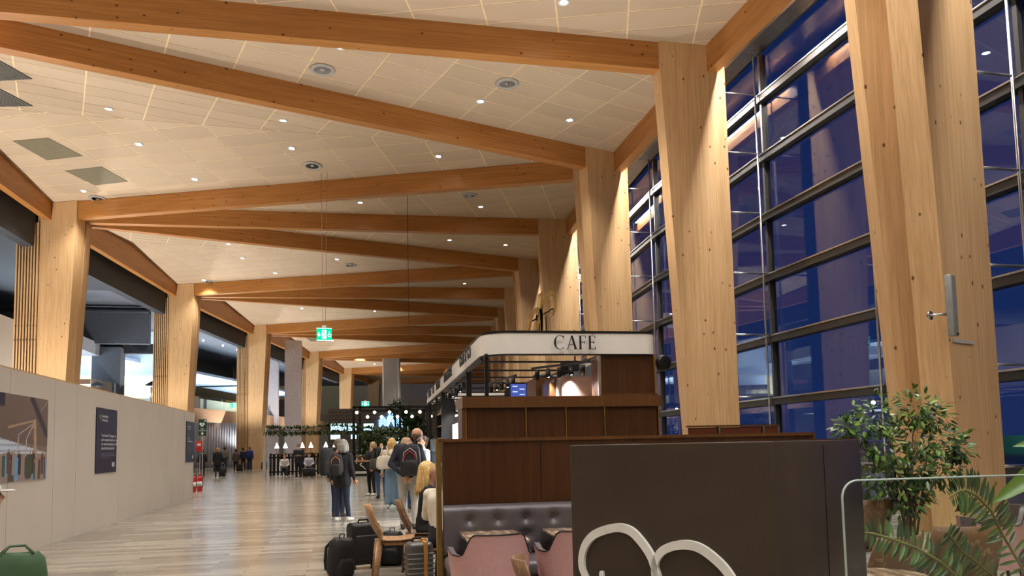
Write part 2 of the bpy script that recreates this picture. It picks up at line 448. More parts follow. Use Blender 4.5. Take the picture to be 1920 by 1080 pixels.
for key, X, poly, (cx, cy), vis in cands:
    loc = [(p[0]-cx, p[1]-cy) for p in poly]
    if npan < 300 and vis:
        kk = tuple((round(p[0], 3), round(p[1], 3)) for p in loc)
        if kk not in cache: cache[kk] = MB().prism(loc, -.007, 0).mesh('ceiling_panel', 'panel')
        put('ceiling_panel', cache[kk], ceil, X=X @ Matrix.Translation((cx, cy, 0))); npan += 1
    else:
        rest.prism(loc, -.007, 0, X=X @ Matrix.Translation((cx, cy, 0)))
ro = rest.build('ceiling_panel_field', 'panel', ceil); ro['kind'] = 'stuff'

# ------------------------------------------------------------------ glazing on the right
TZ = [.89+1.68*i for i in range(8)]
GX = [(x+1.25, y) for x, y in RO]
rod_me = {}
for j in range(len(GX)-1):
    win = struct('window_%d' % (j+1), 'tall glazed wall bay with dark transoms beside the columns')
    A, B = Vector((*GX[j], 0)), Vector((*GX[j+1], 0)); d = (B-A).normalized(); L = (B-A).length
    X = frame((A.x, A.y, 0), d)   # local x along wall, local y = left of travel = into the hall
    LM = L*.46
    halves = [(0, LM), (LM, L)]
    zs = [0]+TZ
    for h0, h1 in halves:
        for z0, z1 in zip(zs[:-1], zs[1:]):
            MB().box(((h0+h1)/2, -.05, (z0+z1)/2), (h1-h0-.1, .02, z1-z0-.2)).build('pane', 'window_glass', win, X=X)
    for z in TZ:
        tr = MB().box((L/2, .0, z), (L, .26, .2)).build('transom', 'steel_dark', win, X=X)
        MB().box((L/2, .14, z+.085), (L, .03, .035)).build('silver_edge', 'silver', tr)
    MB().box((L/2, 0, .06), (L, .3, .12)).build('sill', 'steel_dark', win, X=X)
    for u in (0, LM):
        MB().box((u, -.04, ZT/2), (.09, .18, ZT)).build('mullion', 'steel_dark', win, X=X)
        MB().tube([(u, .2, 0), (u, .2, ZT)], .028, 8).build('rod', 'silver', win, X=X)
        if u == 0:
            for z in TZ: MB().tube([(u, .1, z+.12), (u, 1.25, z+.12)], .025, 8).build('strut', 'silver', win, X=X)
    # silver track and linear lamp under the eaves
    MB().box((L/2, .35, ZT+.05), (L, .5, .12)).build('head_track', 'silver', win, X=X)
# eaves closing strip between glazing and ceiling
ev = MB()
for j in range(len(RO)-1):
    ev.add([(*RO[j], ZT+.12), (*GX[j], ZT+.12), (*GX[j+1], ZT+.12), (*RO[j+1], ZT+.12)], [(0, 1, 2, 3)])
    ev.add([(*RO[j], ZT+.3), (GX[j][0]+.3, GX[j][1], ZT+.3), (GX[j+1][0]+.3, GX[j+1][1], ZT+.3), (*RO[j+1], ZT+.3)], [(0, 1, 2, 3)])
o = ev.build('trim_9', plain('eaves_metal', srgb(150, 148, 142), .4, .5)); o['kind'] = 'structure'
# outside ground
og = MB().add([(8, -60, -.4), (400, -60, -.4), (400, 500, -.4), (8, 500, -.4)], [(0, 1, 2, 3)]).build('ground', plain('wet_tarmac', srgb(26, 30, 38), .35)); og['kind'] = 'structure'
# far end wall of the hall
o = MB().box((-5, 130, 6.5), (82, .4, 13)).build('wall_far', 'cream'); o['kind'] = 'structure'
o = MB().box((0, -14, 6.5), (90, .4, 13)).build('wall_back', 'hoarding'); o['kind'] = 'structure'

# ------------------------------------------------------------------ ceiling lights
def ceil_at(x, y):
    for tri, d in tri_list:
        a, b, c = [Vector(p) for p in tri]; n = (b-a).cross(c-a)
        s = [(q.x-p.x)*(y-p.y)-(q.y-p.y)*(x-p.x) for p, q in ((a, b), (b, c), (c, a))]
        if all(v >= 0 for v in s) or all(v <= 0 for v in s):
            z = a.z-(n.x*(x-a.x)+n.y*(y-a.y))/n.z
            n = n.normalized(); n = n if n.z < 0 else -n
            return z, n
    return ZT, Vector((0, 0, -1))
WARM = (1, .965, .93)
DOWN_W, UP_W, LIN_W = 430, 2000, 330
emit('lamp_glow', (1, .95, .88), 40)
ring_me = MB().lathe([(.085, 0), (.145, 0), (.15, .012), (.14, .022), (.095, .014), (.085, 0)], 20).mesh('frame', 'white_paint')
lens_me = MB().lathe([(.09, .004), (.0, .006)], 16).mesh('lens', 'lamp_glow')
dl_data = bpy.data.lights.new('downlight', 'SPOT'); dl_data.energy = DOWN_W; dl_data.color = WARM
dl_data.spot_size = 2.0; dl_data.spot_blend = .7; dl_data.shadow_soft_size = .1
dl_near = dl_data.copy(); dl_near.energy = 640
def on_ceiling(x, y, off=0):
    z, n = ceil_at(x, y); up = Vector((0, 1, 0)); xx = up.cross(n).normalized(); yy = n.cross(xx)
    return Matrix(((xx.x, yy.x, n.x, x+n.x*off), (xx.y, yy.y, n.y, y+n.y*off), (xx.z, yy.z, n.z, z+n.z*off), (0, 0, 0, 1)))
DL = [(5.27, 17.2), (-.06, 20.3), (5.34, 20.18), (4.22, 22.86), (7.37, 23.72), (-7.4, 26.38), (-7.15, 29.1), (-1.93, 25.96), (-1.8, 28.33), (3.51, 27.9), (-5.74, 31.86), (-10.41, 33.98),
      (.76, 33.5), (6.07, 33.3), (-5.61, 45.79), (-6, 43.0), (-4.02, 48.35), (-8.53, 50.73), (-.31, 44.9), (7.85, 49.5), (5.44, 39.02), (8.53, 39.6), (-3.12, 61.76), (2.5, 61.5),
      (0, 66), (6, 66), (3, 78), (9, 76), (-1, 80), (6, 92), (12, 94), (4, 100), (12, 108), (9, 84), (2, 88), (7, 100), (14, 102), (10, 114), (16, 116), (8, 70), (1, 72)]
DLoff = [(-7, -9), (-1, -9), (5, -9), (-7, -4), (-1.5, -4), (1.6, -1.5), (5, -3), (8, -6), (1.2, 3.4), (6.4, 3.0), (3, 8.5), (6, 9.5), (-5, 10.5), (-8, 8), (-2, 8), (7.5, 13), (-8, 13.5), (-2, 13), (-9, 19.5), (-3, 2)]  # downlights carried on out of view, more added to brighten the foreground
def roof_bay(x, y):
    # number of the roof beam just before this point, counted from the nearest one in view
    for k, L in enumerate(LO):
        tl = [([L, RO[j], RO[j+1]], 3*(k-2)+(0 if j == 2*k-1 else 1)) for j in (2*k-1, 2*k) if 0 <= j and j+1 < len(RO)]
        if k+1 < len(LO) and 2*k+1 < len(RO): tl.append(([L, RO[2*k+1], LO[k+1]], 3*(k-2)+2))
        for tri, b_ in tl:
            sg = [(q[0]-p[0])*(y-p[1])-(q[1]-p[1])*(x-p[0]) for p, q in zip(tri, tri[1:]+tri[:1])]
            if all(v >= 0 for v in sg) or all(v <= 0 for v in sg): return b_
    return 99
by_bay = {}
for x, y in DL: by_bay.setdefault(roof_bay(x, y), []).append((x, y))
lbl = {}
for b_, pts in by_bay.items():
    for i, p in enumerate(sorted(pts)):
        if b_ == 0: lbl[p] = 'recessed downlight in the ceiling above the first roof beam'
        elif 0 < b_ < 7 and i < 8: lbl[p] = 'small recessed downlight, %s from the hoarding side, between the %s and %s roof beams' % (ordn[i], ordn[b_-1], ordn[b_])
for x, y in DL+DLoff:
    t = put('ceiling_light', None, X=on_ceiling(x, y))
    lb = lbl.get((x, y), 'tiny recessed downlight in the far end of the hall ceiling' if y > 40 else 'unseen recessed downlight added over the near end of the hall')
    tag(t, lb, 'light', 'recessed ceiling downlights')
    put('frame', ring_me, t); put('lens', lens_me, t)
    l = bpy.data.objects.new('bulb', dl_near if y < 10 and x > 0 else dl_data); COL.objects.link(l); l.parent = t
    l.location = (0, 0, .06); l.rotation_euler = (PI, 0, 0)
# round air diffusers / gimbals
dif_a = MB().lathe([(.24, .03), (.35, .004), (.36, .02), (.33, .045), (.25, .06), (.24, .03)], 28).mesh('frame', plain('diffuser_grey', srgb(170, 166, 158), .5))
dif_b = MB().lathe([(.25, .03), (.0, .012)], 24).mesh('throat', plain('diffuser_dark', srgb(52, 54, 56), .4, .5))
dif_c = MB().lathe([(0, .07), (.11, .022), (.0, .02)], 4, sm=False).mesh('reflector', 'silver')
for i, (x, y, nm) in enumerate([(-.54, 21.63, 'in the first ceiling fold over the hoarding side'), (4.79, 21.54, 'nearest the first tall column'), (-1.11, 29.63, 'above the hanging exit sign'), (5.33, 31.8, 'in the ceiling beyond the second column'), (-10.09, 34.7, 'by the corner of the timber edge beam'), (.46, 45.84, 'far down the hall ceiling'), (-8.23, 51.02, 'above the second slatted column')]):
    t = put('air_diffuser', None, X=on_ceiling(x, y, .0))
    tag(t, 'round grey recessed air diffuser '+nm, 'diffuser', 'round ceiling diffusers')
    put('frame', dif_a, t); put('throat', dif_b, t); put('reflector', dif_c, t)
# olive access hatches and ventilation grilles set into the ceiling
def ceil_plate(pts, name, mat, label, cat, bars=0):
    c = Vector((sum(p[0] for p in pts)/4, sum(p[1] for p in pts)/4, 0)); X = on_ceiling(c.x, c.y, .004); Xi = X.inverted()
    loc = []
    for p in pts:
        z, _ = ceil_at(*p); q = Xi @ Vector((p[0], p[1], z)); loc.append((q.x, q.y))
    t = put(name, None, X=X); tag(t, label, cat)
    MB().prism(loc, 0, .012).build('plate', mat, t)
    for i in range(bars):
        f = (i+.5)/bars
        a = [loc[0][k]+(loc[1][k]-loc[0][k])*f for k in (0, 1)]; b = [loc[3][k]+(loc[2][k]-loc[3][k])*f for k in (0, 1)]
        MB().tube([(a[0], a[1], .016), (b[0], b[1], .016)], .012, 4).build('louvre', 'pillar_grey', t)
olive = plain('olive_hatch', srgb(118, 110, 86), .7)
ceil_plate([(-11.45, 29.73), (-10.14, 29.22), (-9.41, 30.51), (-10.83, 31.16)], 'ceiling_hatch', olive, 'olive square hatch in the ceiling, the nearer of two over the hoarding', 'hatch')
ceil_plate([(-10.49, 32.03), (-9.01, 31.35), (-8.38, 32.6), (-9.78, 33.26)], 'ceiling_hatch', olive, 'olive square hatch in the ceiling, nearer the slatted column', 'hatch')
ceil_plate([(-3.6, 79.2), (-2.1, 78.8), (-1.7, 80.4), (-3.2, 80.8)], 'ceiling_hatch', olive, 'small grey hatch far off behind the exit sign', 'hatch')
vent = plain('vent_dark', srgb(60, 56, 48), .6)
ceil_plate([(-11.0, 23.6), (-9.35, 22.95), (-8.9, 24.3), (-10.5, 24.95)], 'vent_grille', vent, 'dark louvred vent at the ceiling edge just below the long beam', 'vent', 14)
ceil_plate([(-11.9, 26.0), (-10.2, 25.35), (-9.75, 26.75), (-11.4, 27.3)], 'vent_grille', vent, 'dark louvred vent at the ceiling edge, the lower of the two', 'vent', 14)

# linear lamps along the outer face of the eaves beam, washing the glazing side of the columns
lin_me = MB().rbox((0, 0, 0), (.12, 6.2, .09), .02).mesh('housing', 'silver')
tub_me = MB().box((0, 0, -.05), (.08, 6.1, .012)).mesh('diffuser', emit('tube_glow', (1, .95, .86), 6))
for j in range(len(RO)-1):
    a, b = Vector((*RO[j], 0)), Vector((*RO[j+1], 0)); m = (a+b)/2
    t = thing('eaves_lamp', 'slim linear lamp under the eaves along the glazing', 'lamp', (m.x-.12, m.y, 11.95), 0, 'linear eaves lamps')
    t.rotation_euler = (0, 0, math.atan2(b.y-a.y, b.x-a.x)-PI/2)
    put('housing', lin_me, t); put('diffuser', tub_me, t)
    lamp('tube', 'AREA', (0, 0, -.065), LIN_W, WARM, t, shape='RECTANGLE', size=.07, size_y=6.0)
# made-up drum uplights, added between the columns to brighten timber and ceiling
up_a = MB().lathe([(.0, .0), (.2, .0), (.2, .26), (.17, .3), (.15, .3), (.14, .2), (.0, .2)], 18).mesh('housing', 'black_metal')
up_b = MB().lathe([(.14, .22), (.0, .22)], 16).mesh('lens', 'lamp_glow')
up_data = bpy.data.lights.new('uplight', 'SPOT'); up_data.energy = UP_W; up_data.color = WARM
up_data.spot_size = 2.1; up_data.spot_blend = .5; up_data.shadow_soft_size = .14
up_small = up_data.copy(); up_small.energy = 330
def uplight(x, y, z, label, grp, data=None):
    t = thing('added_uplight', label, 'lamp', (x, y, z), 0, grp)
    put('housing', up_a, t); put('lens', up_b, t)
    l = bpy.data.objects.new('bulb', data or up_data); COL.objects.link(l); l.parent = t; l.location = (0, 0, .32); l.rotation_euler = (PI, 0, 0)
for k in range(len(LO)-2):
    a, b = LO[k], LO[k+1]
    for f in (.3, .7):
        uplight(a[0]+(b[0]-a[0])*f-.9, a[1]+(b[1]-a[1])*f, 0, 'added black drum uplight on the floor beneath the timber edge beam', 'added edge uplights')

# ------------------------------------------------------------------ old building behind the left columns
def sbox(name, c, d, mat, rz=0, label=None):
    o = MB().box((0, 0, 0), d).build(name, mat, None, c); o.rotation_euler = (0, 0, rz); o['kind'] = 'structure'
    if label: o['label'] = label
    return o
sbox('ceiling', (-30, 20, 11.9), (33, 64, .3), 'dark_grey')
o = MB().prism([(x-.1, y) for x, y in LO[3:]]+[(4, 131), (-45, 131), (-45, 52)], 12.0, 12.2).build('ceiling', 'grey_wall'); o['kind'] = 'structure'
for k in range(1, 7):      # dark downstand beam just outside the timber edge beam
    a, b = Vector((*LO[k], 0)), Vector((*LO[k+1], 0)); d = b-a; n = Vector((-d.y, d.x, 0)).normalized()
    m = (a+b)/2+n*.42
    sbox('trim_10', (m.x, m.y, 11.1), (.5, d.length, 1.5), 'dark_grey', math.atan2(d.y, d.x)-PI/2)
sbox('wall_left', (-24, 59, 10.6), (21, .5, 2.6), 'grey_wall')        # bulkhead across
sbox('wall_left', (-24, 58.6, 11.55), (21, .9, .12), 'dark_grey')
sbox('trim_11', (-24, 61, 9.2), (21, .5, .7), 'dark_grey')
sbox('wall_left', (-16.6, 60.5, 4.6), (1.9, 1.2, 9.2), 'grey_wall')    # dark pier
sbox('trim_12', (-20.8, 57.5, 9.0), (7.5, 5, .9), plain('soffit_grey', srgb(150, 152, 158), .7))
sbox('wall_left', (-15, 30, 3.9), (.3, 20.5, 7.8), 'hoarding')         # tall pale screen behind the hoarding
sbox('wall_left', (-30.5, 60, 6), (.4, 140, 12.2), 'cream')
# mezzanine slab edge, from the second left column onwards
MZ = [(-17, 44), (-14.4, 64), (-10.8, 76), (-5.6, 94), (-1.6, 112)]
for a, b in zip(MZ[:-1], MZ[1:]):
    d = Vector((b[0]-a[0], b[1]-a[1], 0)); m = ((a[0]+b[0])/2, (a[1]+b[1])/2)
    rz = math.atan2(d.y, d.x)-PI/2; nx = Vector((-d.y, d.x, 0)).normalized()
    sbox('trim_13', (m[0], m[1], 4.75), (.3, d.length+.2, 1.15), plain('slab_edge', srgb(196, 160, 128), .6), rz)
    sbox('floor', (m[0]+nx.x*6, m[1]+nx.y*6, 4.9), (12, d.length+.2, .35), 'pillar_grey', rz)
    sbox('wall_left', (m[0]+nx.x*11, m[1]+nx.y*11, 6.4), (.3, d.length+1, 2.8), plain('shop_dark', srgb(52, 40, 36), .6) if 60 < m[1] < 90 else 'cream', rz)
    # glass balustrade
    sbox('window_30', (m[0]+nx.x*.2, m[1]+nx.y*.2, 5.85), (.03, d.length, 1.1), 'screen_glass', rz)
    # pale sloping soffit lit from behind the balustrade
    o = sbox('ceiling', (m[0]+nx.x*8, m[1]+nx.y*8, 9.4), (7, d.length+1, .25), plain('pale_ceiling', srgb(206, 220, 236), .7), rz)
    lamp('mezzanine_fill', 'AREA', (m[0]+nx.x*6, m[1]+nx.y*6, 6.2), 900, (.72, .86, 1), shape='RECTANGLE', size=5, size_y=d.length*.7).rotation_euler = (PI, 0, rz)  # unseen area light added to brighten the pale ceiling from below
    lamp('mezzanine_fill', 'AREA', (m[0]+nx.x*7, m[1]+nx.y*7, 3.9), 420, (.9, .93, 1), shape='RECTANGLE', size=4, size_y=d.length*.7).rotation_euler = (0, 0, rz)  # unseen area light added to brighten the curtain under the slab
# bright upper room seen through the first opening: pale blue end wall above a cream one
sbox('wall_left', (-18.2, 71.2, 9.9), (10, .3, 4.2), plain('pale_blue_wall', srgb(196, 214, 236), .7))
sbox('wall_left', (-20.2, 70.8, 6.4), (7.6, .3, 3.2), 'cream')
sbox('wall_left', (-15.0, 70.7, 6.4), (2.8, .3, 3.2), 'pale_blue_wall')
sbox('trim_16', (-18.2, 70.6, 8.06), (10, .4, .12), 'white_paint')
sbox('trim_16', (-19.2, 62.2, 6.9), (3.0, .3, .35), plain('maroon_rail', srgb(92, 44, 34), .5)); sbox('trim_16', (-19.2, 62.2, 5.9), (3.0, .3, .35), 'maroon_rail'); sbox('trim_16', (-17.9, 62.0, 6.2), (.5, .4, 2.2), 'cream')
lamp('room_fill', 'AREA', (-18.2, 64.5, 8.9), 330, (.8, .9, 1), shape='RECTANGLE', size=8, size_y=1.5).rotation_euler = (PI/2-.2, 0, 0)  # unseen cool area light added to brighten the end walls
# pleated silver curtain below the mezzanine
cp = []
random.seed(3)
for i in range(241):
    t = i/240; x = -18+t*10.8; y = 70.5+t*7.0
    cp.append((x+.09*math.sin(i*1.35), y-.12*math.cos(i*1.35)))
cu = MB().grid([[(x, y, 0.02) for x, y in cp], [(x, y, 4.15) for x, y in cp]])
o = cu.build('pleated_curtain', plain('silver_curtain', srgb(190, 194, 206), .35, .25, .1, 2)); solid(o, .01)
tag(o, 'silver pleated curtain hanging below the mezzanine edge', 'curtain')
# white service pillars between the far columns
for x, y, w_ in ((-4.55, 75, 1.5), (-7.6, 88, 1.4), (-9.5, 96, 1.4)):
    sbox('trim_14', (x, y, 5.9), (w_, 1.2, 11.8), plain('pillar_white', srgb(206, 200, 204), .6))
sbox('trim_15', (5.4, 88, 6.0), (1.9, 1.9, 12.1), 'pillar_grey')
sbox('trim_15', (6.1, 86.98, 6.0), (.16, .1, 12.0), 'white_paint')
# dark shop level on the mezzanine with small lights, and the one on the ground floor
sbox('wall_left', (-16.6, 78.6, 6.5), (5, .3, 2.8), plain('shop_dark', srgb(52, 40, 36), .6), .35)
sbox('wall_left', (-6.4, 97, 6.4), (6, .3, 2.6), 'shop_dark', .2)
emit('point_glow', (1, .96, .9), 20)
pt = MB().sphere((0, 0, 0), .07, 8, 6).mesh('lamp', 'point_glow')
for i in range(9):
    o = put('spot_lamp', pt, None, (-16.6+i*1.25+random.uniform(-.3, .3), 66+i*3.4, 11.95)); tag(o, 'tiny bright ceiling spot over the far mezzanine', 'light', 'far mezzanine spots')
champ = MB().grid([[(-15.6+i*.05, 68.6+i*.025-.05*(i % 2), 5.3) for i in range(60)], [(-15.6+i*.05, 68.6+i*.025-.05*(i % 2), 7.0) for i in range(60)]])
o = champ.build('bead_screen', plain('champagne_foil', srgb(214, 196, 160), .25, .8, .4, 3)); solid(o, .02); tag(o, 'shiny champagne coloured screen on the mezzanine', 'screen')
# upper pendant seen through the first opening
t = thing('pendant_lamp', 'flat dark pendant lamp hanging over the upper floor', 'lamp', (-13.3, 59.2, 6.35))
MB().lathe([(.02, .32), (.1, .3), (.55, .02), (.5, 0), (.05, .2)], 20).build('shade', 'black_metal', t)
MB().tube([(0, 0, .3), (0, 0, 2.8)], .012, 6).build('cord', 'black_metal', t)

# ------------------------------------------------------------------ site hoarding on the left
def hoard_x(y): return -4.85
hd = struct('wall_hoarding', 'pale grey-beige temporary hoarding of tall boards')
edges = [-2, 1.2, 4.4, 7.6, 10.2, 12.8, 14.64, 15.78, 18.6, 21.57, 24.06, 25.77, 27.3]
HH = 2.8
for a, b in zip(edges[:-1], edges[1:]):
    MB().box((-4.85-.03, (a+b)/2, HH/2), (.06, b-a-.012, HH)).build('board', 'hoarding', hd)
MB().box((-4.93, 12.6, HH/2), (.06, 29.6, HH-.02)).build('backing', 'hoarding', hd)
cur = []
for i in range(13):
    q = PI/2*i/12; cur.append((-4.85-1.1*(1-math.cos(q)), 27.3+1.1*math.sin(q)))
cur += [(-7.5, 28.4)]
P = [[(x, y, 0) for x, y in cur], [(x, y, HH) for x, y in cur]]
o = MB().grid(P).build('board', 'hoarding', hd); solid(o, .06)
MB().prism([(-4.85, -2), (-4.85, 27.3)]+cur[1:]+[(-7.5, 28.3)]+[(x-.07, y-.05) for x, y in cur[::-1]]+[(-4.95, -2)], HH, HH+.025).build('capping', plain('raw_wood_cap', srgb(196, 160, 118), .7), hd)

def text(body, size, mat, parent, X, ext=.002, align='LEFT', sx=1.0, name='lettering'):
    c = bpy.data.curves.new(name, 'FONT'); c.body = body; c.size = size; c.extrude = ext; c.align_x = align; c.space_line = 1.0
    tmp = bpy.data.objects.new('tmp', c); COL.objects.link(tmp)
    dg = bpy.context.evaluated_depsgraph_get(); me = bpy.data.meshes.new_from_object(tmp.evaluated_get(dg))
    bpy.data.objects.remove(tmp); me.materials.clear(); me.materials.append(MATS[mat] if isinstance(mat, str) else mat)
    if sx != 1:
        for v in me.vertices: v.co.x *= sx
    return put(name, me, parent, X=X)
# poster frame: local x runs to the viewer's right along +Y wall direction, local y up, z out of the wall
def wall_X(y, z): return Matrix(((0, 0, 1, -4.845), (1, 0, 0, y), (0, 1, 0, z), (0, 0, 0, 1)))
navy = plain('poster_navy', srgb(34, 34, 60), .4, 0, .1, 2)
ptxt = plain('poster_text', srgb(206, 206, 210), .5); pgrey = plain('poster_small_text', srgb(120, 122, 140), .5)
def poster(y0, y1, z0, z1, label, lines, small, logo):
    t = put('poster', None, X=wall_X(y0, z0)); tag(t, label, 'poster')
    W, H = y1-y0, z1-z0
    MB().box((W/2, H/2, .008), (W, H, .012)).build('sheet', navy, t)
    def T(s, x, y, sz, m, sx): return text(s, sz, m, t, Matrix.Translation((x, y, .0155)), .0006, 'LEFT', sx)
    T(logo[0], W*.24, H*.86, .075, ptxt, 1.5); T(logo[1], W*.24, H*.80, .075, ptxt, 1.5)
    MB().lathe([(.05, 0), (.05, .003), (.02, .003), (.02, 0)], 16, X=Matrix.Translation((W*.16, H*.86, .0145)) @ Matrix.Diagonal((1.0, 1.0, 1, 1))).build('emblem', plain('poster_olive', srgb(120, 124, 96), .5), t)
    for i, s in enumerate(lines): T(s, W*.22, H*.56-i*.088, .085, ptxt, 1.55)
    for i, s in enumerate(small): T(s, W*.22, H*.29-i*.042, .042, pgrey, 1.6)
    for dx in (0, .1):
        e = MB().lathe([(.055, 0), (.055, .003), (.025, .003), (.025, 0)], 16, X=Matrix.Translation((W*.8+dx, H*.12, .0145)) @ Matrix.Diagonal((.8, 1, 1, 1)))
        e.build('emblem', ptxt, t)
    return t
poster(16.9, 18.34, 1.12, 2.45, 'navy poster with white Swedish text in the middle of the hoarding',
       ['Terminal 5 byggs ut', 'och moderniseras med', 'ny marknadsplats och', 'säkerhetskontroll'], ['Terminal 5 is being expanded and', 'modernised with a new marketplace', 'and security control'], ('Swedavia', 'Airports'))
poster(26.0, 27.28, 1.2, 2.5, 'navy blue poster near the rounded end of the hoarding', ['Nytt', 'Marknadstorg'], ['New marketplace', 'in terminal 5'], ('Swedavia', 'Airports'))
# large printed picture of a hall, drawn as flat coloured patches on one sheet
def picture():
    t = put('picture_print', None, X=wall_X(11.2, 1.12)); tag(t, 'large colour print of a crowded hall stuck to the hoarding', 'picture')
    W, H = 3.08, 1.31
    me = bpy.data.meshes.new('print'); nx, ny = 150, 90
    vs = [(W*i/nx, H*j/ny, .012) for j in range(ny+1) for i in range(nx+1)]
    fs = [(j*(nx+1)+i, j*(nx+1)+i+1, (j+1)*(nx+1)+i+1, (j+1)*(nx+1)+i) for j in range(ny) for i in range(nx)]
    me.from_pydata(vs, [], fs); ca = me.color_attributes.new('Col', 'BYTE_COLOR', 'POINT')
    rnd = np.random.RandomState(5); cols = []
    ppl = [(rnd.uniform(0, 1), rnd.uniform(.2, .34), rnd.uniform(.012, .03), rnd.choice([0, 1, 2, 3, 4])) for _ in range(46)]
    pc = [srgb(54, 44, 44), srgb(92, 66, 56), srgb(150, 134, 124), srgb(70, 84, 62), srgb(108, 146, 180)]
    def seg(u, v, a, b, w_):
        ax, ay = a; bx, by = b; L2 = (bx-ax)**2+(by-ay)**2; s = max(0, min(1, ((u-ax)*(bx-ax)+(v-ay)*(by-ay))/L2))
        return math.hypot(u-ax-s*(bx-ax), v-ay-s*(by-ay)) < w_
    for k, (x, y, z) in enumerate(vs):
        u, v = x/W, y/H
        c = srgb(122, 108, 100)
        if v > .4+.35*(1-u)*.4: c = tuple(np.array(srgb(112, 94, 86))*(.8+.4*v)*.9)
        lim = .30+.30*(1-u)
        if v < lim+.02 and v > .3: c = tuple(np.array(srgb(190, 200, 214))*(.65+.35*((int(v*44) % 3) != 0)))
        if v < .32: c = srgb(146, 128, 120)
        if seg(u, v, (.78, .98), (.99, .55), .03): c = srgb(58, 52, 62)
        if seg(u, v, (.90, .85), (1.0, .99), .008): c = srgb(150, 130, 124)
        if seg(u, v, (.82, .72), (.84, .3), .018): c = srgb(176, 140, 112)
        if seg(u, v, (.82, .72), (.5, .62), .012): c = srgb(170, 142, 112)
        for a, b in (((.82, .7), (.72, .5)), ((.8, .68), (.62, .54)), ((.72, .5), (.71, .26)), ((.62, .54), (.61, .26))):
            if seg(u, v, a, b, .006): c = srgb(176, 164, 156)
        if u < .4 and v > .42 and v < .72-.1*u: c = srgb(52, 56, 52)
        if u < .45 and v > .85: c = srgb(40, 42, 62)
        for (pu, pv, pw, pi) in ppl:
            if abs(u-pu) < pw and pv-.24 < v < pv: c = pc[pi]
            if math.hypot((u-pu)*W/H, v-pv-.015) < .02: c = srgb(150, 116, 96)
        if seg(u, v, (.6, .02), (.6, .26), .022): c = srgb(110, 150, 186)
        if seg(u, v, (.75, .06), (.75, .26), .045): c = srgb(66, 70, 54)
        cols += [*c, 1]
    ca.data.foreach_set('color', cols)
    n = N('picture_ink'); at = n.n('ShaderNodeVertexColor'); at.layer_name = 'Col'
    me.materials.append(n.pbr(at.outputs[0], .4)); put('print', me, t)
    MB().box((W/2, H/2, .005), (W, H, .008)).build('sheet', 'white_paint', t)
picture()

# ------------------------------------------------------------------ serif lettering
def _arc(cx, cy, rx, ry, a0, a1, wt=.04, wk=.15, n=28):
    o, i = [], []
    for k in range(n+1):
        q = math.radians(a0+(a1-a0)*k/n); c, s = math.cos(q), math.sin(q)
        w_ = wt+(wk-wt)*abs(c)**1.4
        o.append((cx+rx*c, cy+ry*s)); i.append((cx+(rx-w_)*c, cy+(ry-wt-(w_-wt)*.15)*s))
    return [[o[k], o[k+1], i[k+1], i[k]] for k in range(n)]
def _bx(x0, y0, x1, y1): return [[(x0, y0), (x1, y0), (x1, y1), (x0, y1)]]
def _st(x, w_=.14, y0=0, y1=1):   # stem with slab serifs
    return _bx(x, y0, x+w_, y1)+_bx(x-.07, y0, x+w_+.07, y0+.03)+_bx(x-.07, y1-.03, x+w_+.07, y1)
def _dg(x0, y0, x1, y1, w_): return [[(x0, y0), (x0+w_, y0), (x1+w_, y1), (x1, y1)]]
